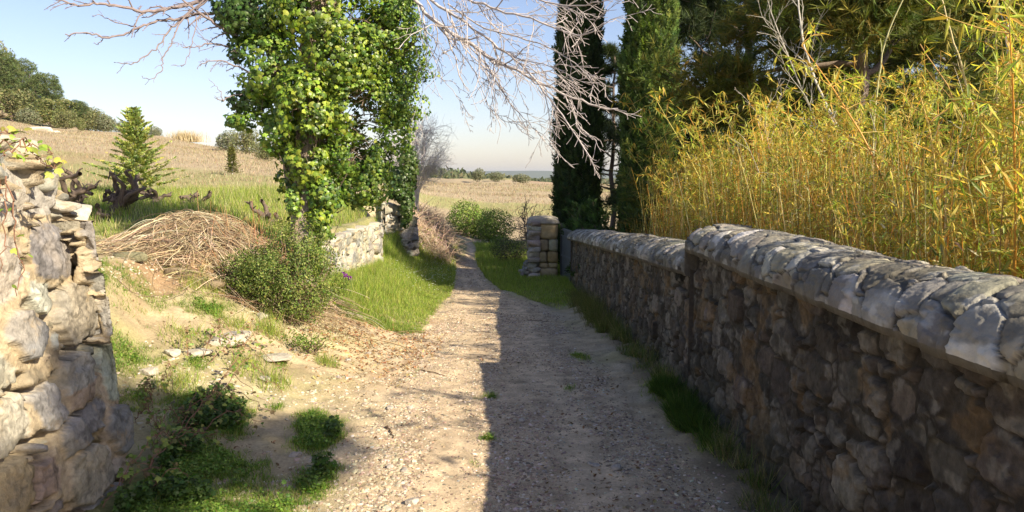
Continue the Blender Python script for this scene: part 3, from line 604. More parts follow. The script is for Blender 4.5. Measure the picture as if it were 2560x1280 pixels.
# right : limbs sweeping out and drooping
RB = (.42, .38, .37)
limb([(1000, -60), (1040, 5), (1078, 48), (1115, 72), (1150, 96), (1182, 112), (1209, 136), (1237, 151), (1277, 168), (1316, 188), (1356, 211), (1408, 232), (1470, 262), (1545, 272)], 7.9, 6.4, 0.0212, 51, 17, (0.27, -0.06, -0.15), (.2, .42), lev=2, grav=.05, wob=.27, col=RB, ang=.55)
limb([(1040, -40), (1101, 24), (1148, 44), (1173, 64), (1205, 88), (1244, 116), (1290, 150), (1340, 200), (1385, 262), (1430, 322), (1480, 400)], 7.7, 6.2, 0.0153, 52, 16, (0.24, -0.06, -0.18), (.2, .42), lev=2, grav=.06, wob=.27, col=RB, ang=.55)
limb([(1060, -70), (1130, -20), (1200, 10), (1260, 30), (1330, 45), (1400, 75), (1460, 95), (1510, 60)], 7.5, 6.0, 0.0130, 53, 16, (0.27, -0.06, -0.09), (.22, .42), lev=2, grav=.04, wob=.27, col=RB, ang=.55)
limb([(1080, -90), (1180, -50), (1280, -20), (1370, 5), (1440, 20), (1500, 5)], 7.3, 5.8, 0.0107, 54, 14, (0.24, -0.06, -0.12), (.22, .42), lev=2, grav=.05, wob=.27, col=RB, ang=.55)
limb([(1209, 136), (1230, 190), (1262, 240), (1300, 290), (1340, 322), (1380, 360)], 7.2, 6.3, 0.0065, 55, 11, (0.15, -0.06, -0.24), (.2, .42), lev=2, grav=.06, wob=.27, col=RB, ang=.6)
limb([(1045, 10), (1060, 80), (1080, 140), (1110, 200), (1150, 250), (1180, 300)], 7.7, 7.0, 0.0053, 56, 9, (0.12, -0.06, -0.18), (.2, .4), lev=2, grav=.05, wob=.3, col=RB, ang=.7)
limb([(1100, 40), (1140, 110), (1190, 180), (1215, 260), (1260, 310), (1330, 300)], 7.4, 6.7, 0.0059, 57, 11, (0.18, -0.06, -0.18), (.2, .4), lev=2, grav=.05, wob=.3, col=RB, ang=.7)
limb([(1040, 120), (1060, 190), (1050, 250), (1070, 300)], 7.8, 7.4, 0.0030, 58, 4, (0.06, -0.06, -0.24), (.25, .5), lev=1, grav=.05, wob=.2, col=RB)
limb([(1240, 120), (1310, 150), (1380, 165), (1440, 200), (1490, 190)], 7.0, 6.0, 0.0065, 59, 11, (0.21, -0.06, -0.12), (.2, .4), lev=2, grav=.05, wob=.27, col=RB, ang=.6)
limb([(1120, 10), (1200, 70), (1290, 90), (1380, 120), (1450, 165), (1500, 230)], 7.4, 6.0, 0.0083, 60, 12, (0.21, -0.06, -0.15), (.2, .4), lev=2, grav=.05, wob=.27, col=RB, ang=.6)
# ivy
IVY = [  # px, py, rx, ry, depth offset, rz(m), leaves, leaf size, tone
    (790, -150, 250, 160, 0, .8, 1500, .075, 0), (800, 20, 130, 110, -.15, .5, 1100, .085, 1), (650, 40, 110, 80, .15, .5, 750, .075, -1), (585, 20, 60, 40, .2, .3, 160, .075, -1),
    (690, 170, 90, 110, .1, .45, 700, .08, 0), (610, 130, 45, 45, .1, .2, 110, .075, -1), (870, 130, 130, 120, 0, .55, 1100, .075, 1), (965, 90, 80, 100, 0, .45, 850, .055, 0), (1000, 30, 50, 60, 0, .3, 300, .055, 0), (1010, 190, 55, 55, 0, .3, 300, .05, 0), (1055, 178, 38, 26, 0, .2, 90, .05, 0),
    (625, 245, 55, 45, .1, .2, 150, .075, -1), (645, 305, 75, 26, .05, .25, 190, .07, 0), (590, 300, 26, 22, .05, .15, 45, .065, 0), (705, 330, 60, 60, .05, .3, 330, .08, 0), (770, 280, 80, 120, -.15, .4, 800, .085, 1),
    (890, 270, 110, 100, 0, .45, 950, .07, 1), (975, 250, 60, 70, 0, .3, 420, .05, 0), (1010, 300, 35, 35, 0, .2, 110, .05, 0), (890, 390, 85, 80, .05, .4, 800, .06, 0), (945, 400, 45, 60, 0, .25, 330, .05, 0),
    (930, 450, 60, 75, .05, .3, 520, .055, 0), (990, 340, 50, 60, 0, .25, 300, .05, 0), (1020, 250, 55, 60, 0, .25, 330, .05, 0), (1030, 110, 50, 70, 0, .3, 300, .05, 0), (780, 400, 60, 70, -.1, .3, 420, .08, 1), (725, 395, 22, 22, .05, .2, 40, .08, -1), (815, 480, 45, 50, -.05, .22, 260, .07, 0), (890, 475, 55, 50, .05, .22, 300, .06, 0), (850, 520, 40, 35, 0, .18, 160, .07, 0), (735, 540, 22, 45, 0, .12, 80, .075, 0),
    (800, 540, 38, 26, -.1, .15, 110, .07, 1), (815, 575, 16, 22, -.1, .1, 35, .07, 0), (735, 500, 20, 40, -.1, .12, 60, .07, 0), (830, 585, 18, 12, 0, .1, 20, .06, 0)]
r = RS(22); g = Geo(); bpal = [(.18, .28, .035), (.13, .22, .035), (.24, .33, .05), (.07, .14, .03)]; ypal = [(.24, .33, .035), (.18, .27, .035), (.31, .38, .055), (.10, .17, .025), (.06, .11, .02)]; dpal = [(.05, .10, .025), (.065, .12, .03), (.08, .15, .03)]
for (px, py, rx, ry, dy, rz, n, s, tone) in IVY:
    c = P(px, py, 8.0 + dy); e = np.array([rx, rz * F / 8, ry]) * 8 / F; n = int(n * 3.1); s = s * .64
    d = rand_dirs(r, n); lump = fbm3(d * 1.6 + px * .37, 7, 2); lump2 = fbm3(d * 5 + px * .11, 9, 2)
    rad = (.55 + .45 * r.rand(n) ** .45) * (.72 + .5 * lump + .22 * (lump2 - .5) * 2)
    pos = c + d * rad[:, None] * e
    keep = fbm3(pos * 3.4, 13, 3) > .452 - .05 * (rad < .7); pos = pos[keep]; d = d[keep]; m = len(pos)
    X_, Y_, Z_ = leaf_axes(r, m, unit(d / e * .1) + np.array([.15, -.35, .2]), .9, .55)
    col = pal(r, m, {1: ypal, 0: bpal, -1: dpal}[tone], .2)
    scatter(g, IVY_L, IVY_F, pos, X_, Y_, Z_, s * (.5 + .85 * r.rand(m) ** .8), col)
# leaves right on the trunks
for poly, n, rad in ((trunk_pts, 2400, .17), (st2, 1500, .15), (st3, 1200, .15)):
    t_ = r.uniform(0, .75, n) ** 1 * (len(poly) - 1); j = t_.astype(int); f = (t_ - j)[:, None]; c = poly[j] * (1 - f) + poly[np.minimum(j + 1, len(poly) - 1)] * f
    a = r.uniform(0, 6.28, n); o = np.stack([np.cos(a), np.sin(a), 0 * a], 1); pos = c + o * (rad + .07 * r.rand(n)[:, None])
    k = fbm3(pos * 3.1 + 4, 15, 2) > .45; pos, o = pos[k], o[k]; m = len(pos); X_, Y_, Z_ = leaf_axes(r, m, o, 1.2, .4); scatter(g, IVY_L, IVY_F, pos, X_, Y_, Z_, .058 * r.uniform(.6, 1.2, m), pal(r, m, ypal, .15))
g.build("ivy", M_IVY, ivy_tree, origin=tb)
# inner ivy stems
g = Geo(); r = RS(23)
for (px, py, rx, ry, dy, rz, n, s, tone) in IVY:
    c = P(px, py, 8.0 + dy); e = np.array([rx, rz * F / 8, ry]) * 8 / F
    for _ in range(max(3, n // 45)):
        j = r.randint(2, 24); a = trunk_pts[j] if px > 740 else st2[min(j, 21)]
        if np.linalg.norm(a - c) > 1.4: a = c + rand_dirs(r, 1)[0] * e * .3
        b = c + rand_dirs(r, 1)[0] * e * r.uniform(.5, 1.02); mid = (a + b) / 2 + r.normal(size=3) * .06 - [0, 0, -.04]
        pl = smooth_poly([a, mid, b], 9); pl[1:-1] += r.normal(size=(7, 3)) * .012; tubes(g, pl, np.linspace(.008, .002, 9), (.22, .17, .12), k=4)
g.build("ivy_stems", M_TWIG, ivy_tree, origin=tb)

# ------------------------------------------------------------------ generic leafy shrub
def shrub(name, loc, dims, n, leaf, cols, label, cat="shrub", group=None, seed=1, stems=14, tmpl=(OV_L, OV_F), lump=.5, carve=.43, m=None, stemcol=(.2, .15, .1), fill=.45, up=.2, droop=.2, stem_r=.008, cs=3.0, shell=.5):
    """leaves fill an uneven ellipsoid standing on the ground"""
    r = RS(seed); loc = np.array(loc, float); root = empty(name, tuple(loc), label, cat, group); e = np.array(dims) / 2; c = loc + [0, 0, e[2] * .92]
    g = Geo(); d = rand_dirs(r, n); rad = (fill + (1 - fill) * r.rand(n) ** shell) * (1 - lump * .5 + lump * fbm3(d * 1.7 + seed, seed, 3)) * (.9 + .2 * fbm3(d * 7, seed + 1, 2))
    pos = c + d * rad[:, None] * e; k = (fbm3(pos * cs / max(dims[0], .6) * 2 + seed, seed + 5, 2) > carve) & (pos[:, 2] > loc[2] + .01); pos = pos[k]; d = d[k]; q = len(pos)
    X_, Y_, Z_ = leaf_axes(r, q, d + [0, 0, up], droop, .8)
    scatter(g, tmpl[0], tmpl[1], pos, X_, Y_, Z_, leaf * r.uniform(.6, 1.3, q), pal(r, q, cols, .2)); g.build("foliage", m or M_LEAF, root, origin=loc)
    g = Geo()
    for _ in range(stems):
        b = c + rand_dirs(r, 1)[0] * e * r.uniform(.5, .95); b[2] = max(b[2], loc[2] + .1); a = loc + np.array([r.normal() * e[0] * .18, r.normal() * e[1] * .18, -.03])
        pl = smooth_poly([a, a * .5 + b * .5 + [0, 0, e[2] * .15], b], 8); pl[1:-1] += r.normal(size=(6, 3)) * e[0] * .03; tubes(g, pl, np.linspace(stem_r, stem_r * .3, 8), stemcol, k=5)
    g.build("stems", M_TWIG, root, origin=loc); return root
def gz(x, y): return np.array([x, y, float(H(x, y)) - .01])
SHG = [(.10, .155, .03), (.13, .19, .035), (.19, .24, .05), (.06, .10, .02), (.24, .26, .08)]
shrub("evergreen_shrub", gz(-2.08, 7.15), (.98, .92, 1.04), 25000, .022, SHG, "dense small-leaved dark evergreen shrub at the foot of the ivy-covered tree", seed=61, stems=40, lump=1.2, carve=.45, fill=.3, cs=4)
shrub("evergreen_shrub", gz(-2.52, 7.15), (.5, .5, .5), 4000, .022, SHG, "low dark evergreen shrub spreading between the ivy tree's shrub and the straw heap", seed=62, stems=14, lump=.9, fill=.35)
shrub("ground_shrub", gz(-1.75, 6.5), (.5, .4, .28), 1500, .02, SHG[:3], "small sprig of evergreen on the dirt just in front of the big dark shrub", seed=63, stems=12, lump=1, fill=.2)

# ------------------------------------------------------------------ straw heap
r = RS(71); hc = np.array([-3.1, 7.95]); hz = float(H(*hc)); heap = empty("straw_heap", (*hc, hz), "mound of dry bleached canes and straw beside the ivy-covered tree", "heap"); ho = np.array(heap.location)
def heap_z(x, y):
    u = (x - hc[0]) / 1.02; v = (y - hc[1]) / .85; q = np.sqrt(u * u + v * v) + (fbm(x * 1.6, y * 1.6, 6) - .5) * .5; return .40 * np.clip(1 - np.clip(q, 0, 2) ** 2.6, 0, 1) ** .8 * (.6 + .8 * fbm(x * 2.3, y * 2.3, 5)) * (.82 + .3 * np.clip(u, -1, 1))
g = Geo(); n = 7500; M_ = 9
cx = r.normal(size=n) * .47; cy = r.normal(size=n) * .38; an = r.choice([.1, .5, -.35, 1.3, 2.4], n) + r.normal(size=n) * .55 + (cx * -.5); L_ = r.uniform(.25, 1.0, n); cv = r.normal(size=n) * .9
t_ = np.linspace(-.5, .5, M_); aa = an[:, None] + cv[:, None] * t_; xs = hc[0] + cx[:, None] + np.cumsum(np.cos(aa) * L_[:, None] / M_, 1) - np.cos(an)[:, None] * L_[:, None] / 2; ys = hc[1] + cy[:, None] + np.cumsum(np.sin(aa) * L_[:, None] / M_, 1) - np.sin(an)[:, None] * L_[:, None] / 2
gnd = H(xs, ys, False); hz_ = heap_z(xs, ys); top = r.rand(n)[:, None] ** .35
zs = gnd + hz_ * top + .015 + .05 * r.rand(n)[:, None] * (1 + 3.5 * np.sin((t_ + .5) * math.pi) * r.rand(n)[:, None])
zs = zs * .4 + .6 * zs.mean(1, keepdims=True) - .10 * (t_ ** 2)[None] * 2 * (L_[:, None]); zs = np.maximum(zs, gnd + .01)
tubes(g, np.stack([xs, ys, zs], -1), np.repeat(r.uniform(.0012, .0034, n)[:, None], M_, 1), pal(r, n, [(.42, .32, .20), (.50, .40, .26), (.34, .25, .16), (.22, .155, .10), (.54, .46, .34)], .18), k=3)
g.build("canes", M_DRY, heap, origin=ho)
g = Geo(); u_, v_ = np.meshgrid(np.linspace(-1.1, 1.1, 70), np.linspace(-1.1, 1.1, 60), indexing='ij'); xx = hc[0] + u_ * 1.05; yy = hc[1] + v_ * .9
zz = H(xx, yy, False) + heap_z(xx, yy) * .93 - .02 * (heap_z(xx, yy) < .01) + (fbm(xx * 9, yy * 9, 6) - .5) * .06; add_grid(g, np.stack([xx, yy, zz], -1), np.array([.24, .16, .085]) * (.6 + .8 * fbm(xx * 12, yy * 12, 8))[..., None]); g.build("packed_core", M_MORTAR, heap, origin=ho, smooth=True)
# earth clods and rotten wood at its foot
for i in range(14):
    x_, y_ = -3.15 + r.normal() * .55, 7.15 + r.normal() * .22; g = Geo(); v = rock(ICO2, (r.uniform(.1, .34), r.uniform(.08, .16), r.uniform(.06, .14)), 800 + i, rough=.3); g.add(v + gz(x_, y_) + [0, 0, .02], np.concatenate(ICO2F), np.full(len(ICO2F), 3), pal(r, 1, [(.20, .15, .10), (.28, .22, .15), (.15, .11, .08)], .15)[0]); g.build("rotten_wood", M_MORTAR, heap, origin=ho, smooth=True)
# standing reddish dry stems beside it
rs = empty("dry_plant", tuple(gz(-2.55, 7.9)), "clump of upright reddish brown dry stems between straw heap and ivy tree", "plant"); g = Geo(); n = 260
b = np.stack([-2.6 + r.normal(size=n) * .20, 7.85 + r.normal(size=n) * .2, np.zeros(n)], 1); b[:, 2] = H(b[:, 0], b[:, 1]); dr = unit(np.stack([r.normal(size=n) * .35, r.normal(size=n) * .3, np.ones(n)], 1)); L_ = r.uniform(.25, .85, n)
t_ = np.linspace(0, 1, 7)[None, :, None]; Pt = b[:, None] + dr[:, None] * L_[:, None, None] * t_ + np.stack([r.normal(size=n) * .12, r.normal(size=n) * .12, -np.abs(r.normal(size=n)) * .1], 1)[:, None] * t_ ** 2
tubes(g, Pt, np.repeat(np.linspace(.0035, .0012, 7)[None], n, 0), pal(r, n, [(.34, .15, .07), (.42, .24, .12), (.26, .12, .06), (.5, .35, .2)], .12), k=3); g.build("stems", M_DRY, rs, origin=np.array(rs.location))

# ------------------------------------------------------------------ uprooted vine stocks
def vine(loc, h, seed, label, lean=(0, 0), arms=5, group="gnarled old vine stocks behind the straw heap"):
    r = RS(seed); loc = np.array(loc); root = empty("vine_stump", tuple(loc), label, "vine stump", group); g = Geo()
    tr = zigzag(r, loc - [0, 0, .05], (lean[0], lean[1], 1), h * .55, 8, .3); tubes(g, tr, np.linspace(.055, .045, 8) * (1 + .25 * r.rand(8)), (.13, .10, .08), k=9); g.build("trunk", M_BARK, root, origin=loc, smooth=True)
    for i in range(arms):
        g = Geo(); a = tr[r.randint(4, 8)]; az = i * 6.28 / arms + r.uniform(-.5, .5); p = zigzag(r, a, (math.cos(az) * .9, math.sin(az) * .5, r.uniform(.15, 1.0)), h * r.uniform(.4, .75), 9, .45, -.08)
        R = np.linspace(.034, .017, 9) * (1 + .45 * r.rand(9)); R[-2:] *= 1.25; tubes(g, p, R, (.13, .10, .08), k=7)
        for _ in range(4):
            q = p[r.randint(2, 9)]; s = zigzag(r, q, r.normal(size=3) * .8 + [0, 0, .6], h * r.uniform(.08, .2), 5, .4); tubes(g, s, np.linspace(.013, .006, 5) * (1 + .4 * r.rand(5)), (.16, .125, .10), k=5)
        g.build("arm", M_BARK, root, origin=loc, smooth=True)
def atpx(px, y, dz=0): x = (px - 1280) / F * y; return np.array([x, y, float(H(x, y)) - .02 + dz])
vine(atpx(235, 10.2), .95, 81, "tallest dark gnarled vine stump, left of the others near the ruined wall", arms=6)
vine(atpx(280, 10.3), .7, 82, "tangled brown vine stump between the tallest stump and the young fir", (.5, 0), 7)
vine(atpx(190, 10.4), .6, 83, "brown vine stump partly hidden by the top of the ruined wall", (-.3, 0), 5)
vine(atpx(315, 10.5), .55, 84, "low pale brown vine stump lying tangled in grass left of the fir", (1.2, -.2), 6)
vine(atpx(250, 9.9, -.1), .5, 85, "lowest vine stump, fallen over in the grass in front of the tall ones", (1.5, -.5), 6)
vine(atpx(402, 11.5), .62, 86, "black upright vine stump in front of the young fir's right side", (-.1, 0), 4)
vine(atpx(455, 11.6), .60, 87, "black forked vine stump right of the fir, behind the straw heap", (.2, 0), 5)
vine(atpx(672, 10.8), .55, 88, "grey vine stump in the gap between the straw heap and the ivy tree", (.1, 0), 5)

# ------------------------------------------------------------------ needle templates
def spray(n, L, wv, seed, flat=.35, lw=.16):
    """a flat branching spray : leaves along a short axis"""
    r = RS(seed); V = []; Fc = []
    for i in range(n):
        t = (i + .5) / n; s = -1 if i % 2 else 1; a = r.uniform(.5, .9); l = L * (1.05 - t) * r.uniform(.5, .9) + .1
        b = np.array([0, t * .8, 0]); d = np.array([s * math.sin(a), math.cos(a), r.normal() * flat]); d /= np.linalg.norm(d); sd_ = np.cross(d, [0, 0, 1.]) * lw * .5; k = len(V)
        V += [b, b + d * l * .5 + sd_, b + d * l, b + d * l * .5 - sd_]; Fc.append([k, k + 1, k + 2, k + 3])
    k = len(V); V += [np.array([-.04, 0, 0]), np.array([.04, 0, 0]), np.array([0, 1.0, .05])]; Fc.append([k, k + 1, k + 2]); return np.array(V), Fc
SPRAY = spray(9, .5, .1, 3); SPR_S = spray(6, .55, .1, 5, .5, .2)
def tuft(n, seed, wd=.035):
    r = RS(seed); V = []; Fc = []
    for i in range(n):
        d = unit(r.normal(size=3) * [.6, .6, .6] + [0, .55, 0]); sd_ = unit(np.cross(d, r.normal(size=3))) * wd; k = len(V); b = np.array([0, r.uniform(0, .4), 0]); V += [b - sd_, b + sd_, b + d * r.uniform(.6, 1.0)]; Fc.append([k, k + 1, k + 2])
    return np.array(V), Fc
TUFT = tuft(13, 4); TUFT_S = tuft(7, 6, .06)

# cypress columns -------------------------------------------------------
def cypress(loc, h, w_, seed, n, label, cols):
    r = RS(seed); loc = np.array(loc); root = empty("cypress_tree", tuple(loc), label, "tree", "tall cypress trees behind the gate"); g = Geo()
    t = r.rand(n) ** .85; a = r.uniform(0, 6.28, n); prof = (w_ / 2) * np.interp(t, [0, .04, .15, .5, .85, 1], [.75, .95, 1.0, .98, .85, .05])
    lump = .70 + .6 * fbm(a * 2.2 + 5, t * h * 1.1, seed, 3); rad = prof * lump * (.62 + .38 * r.rand(n) ** .5)
    # wrap the lumps round the column
    lump2 = .70 + .6 * fbm3(np.stack([np.cos(a) * 1.5, np.sin(a) * 1.5, t * h * 1.2], 1), seed, 3); rad = prof * lump2 * (.55 + .45 * r.rand(n) ** .45)
    pos = loc + np.stack([np.cos(a) * rad, np.sin(a) * rad, .1 + t * h], 1); out = np.stack([np.cos(a), np.sin(a), 0 * a], 1)
    Yd = unit(out * .45 + [0, 0, 1.] + r.normal(size=(n, 3)) * .25); X_, Y_, Z_ = frame(Yd, hint=out + r.normal(size=(n, 3)) * .5)
    scatter(g, SPRAY[0], SPRAY[1], pos, X_, Y_, Z_, r.uniform(.13, .30, n), pal(r, n, cols, .22)); g.build("crown", M_NEEDLE, root, origin=loc)
    g = Geo(); tubes(g, np.stack([loc + [0, 0, z] for z in np.linspace(-.1, h * .85, 10)]), np.linspace(.13, .03, 10), BARK, k=8); g.build("trunk", M_BARK, root, origin=loc, smooth=True)
CY = [(.035, .065, .022), (.05, .085, .025), (.028, .05, .02), (.065, .10, .03)]
cypress(atpx(1446, 18.4), 8.4, 1.05, 91, 15000, "dark slender cypress, left one of the pair, rising straight behind the metal gate", CY)
cypress(atpx(1618, 17.0), 8.0, 1.12, 92, 15000, "greener cypress with sunlit patches, standing right of the dark slender one", [(.08, .13, .035), (.12, .18, .04), (.16, .22, .05), (.05, .085, .025)])

# big pines -------------------------------------------------------------
def pine(loc, h, crown, seed, n, label, cols, ts=.22, group="big pine trees behind the bamboo", clear=.25, trunk_r=.16, lean=(0, 0), tmpl=TUFT, nb=26, spread=.36):
    """crown (rx, ry): limbs radiate from the trunk, tufts gather in clumps along them"""
    r = RS(seed); loc = np.array(loc); root = empty("pine_tree", tuple(loc), label, "tree", group); g = Geo()
    tr = smooth_poly([loc - [0, 0, .1], loc + [lean[0] * .5, lean[1] * .5, h * .5], loc + [lean[0], lean[1], h]], 14); tr[1:-1] += r.normal(size=(12, 3)) * .04; tubes(g, tr, np.linspace(trunk_r, trunk_r * .25, 14), (.17, .13, .11), k=9); g.build("trunk", M_BARK, root, origin=loc, smooth=True)
    g = Geo(); g2 = Geo(); cl = []
    for i in range(nb):
        t = clear + (1 - clear) * (i + r.rand()) / nb; q = t * 13; j = min(int(q), 12); a = tr[j] * (1 - q + j) + tr[j + 1] * (q - j); az = i * 2.4 + r.uniform(-.4, .4)
        rr = (1 - ((t - clear) / (1 - clear)) ** 1.6) * .85 + .15; L = np.array([crown[0] * abs(math.cos(az)) + crown[1] * abs(math.sin(az))])[0] * rr * r.uniform(.7, 1.1)
        pl = zigzag(r, a, (math.cos(az), math.sin(az), r.uniform(.0, .5)), L, 9, .12); tubes(g, pl, np.linspace(trunk_r * .35, .012, 9), (.19, .15, .12), k=5)
        for k in range(7):
            s = r.uniform(.3, 1); q2 = s * 8; j2 = min(int(q2), 7); b = pl[j2] * (1 - q2 + j2) + pl[j2 + 1] * (q2 - j2); T = unit(pl[j2 + 1] - pl[j2])
            d = unit(T + r.normal(size=3) * .7 + [0, 0, .2]); l2 = L * r.uniform(.15, .42); p2 = zigzag(r, b, d, l2, 6, .2); tubes(g, p2, np.linspace(.014, .006, 6), (.2, .16, .13), k=4)
            for z in (2, 3, 4, 5): cl.append((p2[z], l2 * .5))
        cl.append((pl[-1], L * .15))
    C = np.array([c[0] for c in cl]); S = np.array([c[1] for c in cl]); k = r.randint(0, len(C), n)
    off = r.normal(size=(n, 3)) * [1, 1, .5] * np.clip(S[k], .12, .6)[:, None] * spread * 1.4; pos = C[k] + off; Yd = unit(off + [0, 0, .12] + r.normal(size=(n, 3)) * .12); X_, Y_, Z_ = frame(Yd, r)
    scatter(g2, tmpl[0], tmpl[1], pos, X_, Y_, Z_, ts * r.uniform(.6, 1.3, n), pal(r, n, cols, .2)); g2.build("crown", M_NEEDLE, root, origin=loc); g.build("limbs", M_BARK, root, origin=loc, smooth=True); return root
PN = [(.13, .15, .03), (.17, .18, .035), (.09, .12, .025), (.22, .18, .04), (.065, .09, .02)]; PD = [(.03, .05, .02), (.04, .06, .022), (.055, .075, .025), (.025, .04, .015)]
pine(atpx(1850, 19.5), 9.5, (2.6, 2.6), 101, 14000, "tall dark pine rising behind the bamboo, next to the cypresses", PD, ts=.26, clear=.22)
pine(atpx(2130, 11.9), 7.4, (2.5, 2.5), 102, 17000, "yellowish green pine directly above the middle of the bamboo thicket", PN, ts=.22, clear=.2)
pine(atpx(2440, 16.5), 8.5, (2.7, 2.6), 103, 15000, "ragged yellowish green pine at the right edge of the photo, sky showing through", PN, ts=.22, clear=.2)
pine((5.45, -2.15, 0.), 6.2, (.75, .75), 108, 3000, "tall pine standing just outside the right edge, shading the near ground", PN, ts=.22, clear=.93, trunk_r=.09)
pine(atpx(1530, 25), 6.2, (1.5, 1.6), 104, 4200, "smaller dark pine seen in the gap between the two cypresses", PD, ts=.26, clear=.15, trunk_r=.1)
pine(atpx(2300, 21), 9.5, (3.4, 3), 105, 11000, "dark pine furthest back, behind the two yellowish green pines", PD, ts=.3, clear=.12)
pine(atpx(1700, 23), 4.6, (1.9, 1.6), 106, 4200, "low dark pine filling the space below the tall dark one", PD, ts=.28, clear=.08, trunk_r=.1)
pine(atpx(1990, 22), 6.0, (2.4, 2), 107, 8000, "dark bushy pine between the tall dark pine and the yellowish green ones", PD, ts=.28, clear=.05, trunk_r=.12)

def juniper(loc, h, w_, seed, n, label, cols):
    r = RS(seed); loc = np.array(loc); root = empty("juniper_bush", tuple(loc), label, "shrub"); g = Geo(); g2 = Geo(); nb = 34
    for i in range(nb):
        az = r.uniform(0, 6.28); el = r.uniform(.15, 1.3); L = (w_ / 2) * math.cos(el) + h * math.sin(el); L *= r.uniform(.7, 1.05); pl = zigzag(r, loc + [0, 0, r.uniform(.0, .25)], (math.cos(az) * math.cos(el), math.sin(az) * math.cos(el), math.sin(el)), L, 10, .09); tubes(g, pl, np.linspace(.018, .004, 10), (.16, .12, .09), k=4)
        m = n // nb; q = r.uniform(.15, 1, m) * 9; j = np.minimum(q.astype(int), 8); f = (q - j)[:, None]; b = pl[j] * (1 - f) + pl[j + 1] * f; T = unit(pl[j + 1] - pl[j]); b = b + r.normal(size=(m, 3)) * .045 * (1.2 - q / 9)[:, None] * 2; Yd = unit(T + r.normal(size=(m, 3)) * .5); X_, Y_, Z_ = frame(Yd, r)
        scatter(g2, SPRAY[0], SPRAY[1], b, X_, Y_, Z_, r.uniform(.09, .2, m), pal(r, m, cols, .2))
    g2.build("foliage", M_NEEDLE, root, origin=loc); g.build("stems", M_TWIG, root, origin=loc)
JG = [(.07, .13, .03), (.09, .16, .035), (.05, .09, .025), (.04, .075, .02)]
juniper(atpx(1555, 14.6), 1.5, 1.9, 111, 5200, "feathery green juniper spreading over the lower wall beside the cypresses", JG)
juniper(atpx(1520, 16.2), 1.5, 1.1, 112, 3000, "darker juniper behind the gate at the foot of the dark cypress", JG[2:])
juniper(atpx(1660, 15.4), 2.0, 1.3, 113, 3600, "tall dark juniper between the cypress and the bamboo thicket", JG[1:])

# ------------------------------------------------------------------ bamboo thicket
def bamboo_mesh(seed, h, dead=False):
    r = RS(seed); g = Geo(); gl = Geo(); n = 16; base = zigzag(r, (0, 0, -.05), (r.normal() * .06, r.normal() * .06, 1), h, n, .035, -.0)
    tt = np.linspace(0, 1, n); base = base + np.array([r.normal() * .22, r.normal() * .22, 0]) * (tt ** 2)[:, None] * h * .4
    cc = [(.60, .34, .05), (.62, .44, .12), (.55, .29, .05), (.50, .42, .12)] if not dead else [(.50, .45, .36), (.42, .38, .32)]
    R = np.linspace(.0095, .002, n) * r.uniform(.8, 1.3); tubes(g, base, R, pal(r, 1, cc, .1)[0], k=6)
    pos = []; dr = []; 
    for i in range(3, n):
        for b in range(3 if not dead else 1):
            d = unit(r.normal(size=3) * [1, 1, .35] + [0, 0, .75]); L = h * r.uniform(.06, .17) * (1.25 - .5 * i / n); pl = zigzag(r, base[i], d, L, 6, .12, .04); tubes(g, pl, np.linspace(.0024, .001, 6), pal(r, 1, cc, .1)[0], k=3)
            for q in range(2, 6):
                for z in range(3): pos.append(pl[q]); dr.append(unit(pl[q] - pl[q - 1] + r.normal(size=3) * .65))
    pos = np.array(pos); dr = np.array(dr); k = len(pos); X_, Y_, Z_ = frame(unit(dr + [0, 0, -.15]), hint=np.array([0, 0, 1.]) + r.normal(size=(k, 3)) * .5)
    if not dead: scatter(gl, BB_L, BB_F, pos, X_, Y_, Z_, r.uniform(.045, .10, k), pal(r, k, [(.56, .52, .12), (.40, .44, .09), (.62, .52, .15), (.24, .30, .06), (.58, .38, .08)], .25))
    return g, gl
protos = []
BGR = "yellow bamboo culms standing in the thicket behind the wall"; BLA = "slim bamboo plant with yellow stem and narrow leaves in the thicket behind the wall"
for i in range(7):
    g, gl = bamboo_mesh(200 + i, 2.0); e = empty("bamboo_plant", (0, 0, 0), BLA, "bamboo", BGR); g.build("culm", M_CULM, e, smooth=True); gl.build("leaves", M_BAMBOO, e); protos.append(e)
DLA = "leafless pale dry cane standing among the yellow bamboo"; DGR = "dry canes among the bamboo"
deads = []
for i in range(3):
    g, gl = bamboo_mesh(240 + i, 2.2, True); o = g.build("dry_cane", M_CULM, None, smooth=True); tag(o, DLA, "cane", DGR); deads.append(o)
r = RS(201); used = set()
def zlim(x, y): return 1.45 + .52 * (x - 1.6)          # the thicket stays under the light that falls past the wall
LASTB = [None]
def put_b(x, y, top, i, tilt=(0, 0)):
    z = float(np.interp(y, ZP[:, 0], ZP[:, 1])); sc = (top - z) / 2.0; p = protos[i]
    if i in used: LASTB[0] = dup(p, (x, y, z), r.uniform(0, 6.28), sc, tilt=tilt)
    else: used.add(i); p.location = (x, y, z); p.rotation_euler = (*tilt, r.uniform(0, 6.28)); p.scale = (sc,) * 3
cnt = 0
while cnt < 235:
    y = r.uniform(1.0, 14.5); x = 2.02 + abs(r.normal()) * .55 + r.rand() * r.rand() * 2.4 + .02 * y
    if x > .72 * y + 1.3 or x < .12 * y + .9 + (y > 12) * .4: continue
    top = zlim(x, y) * r.uniform(.72, 1.06) + (.35 if x > 2.9 else 0)
    if x < .70 * y: top = min(top, 1.56 + .075 * y + r.normal() * .045 * y) * (1 if y < 11.5 else r.uniform(.62, 1))
    top = min(top, 3.9) ; put_b(x, y, max(top, 1.1), cnt % 7, (r.normal() * .07, r.normal() * .07)); cnt += 1
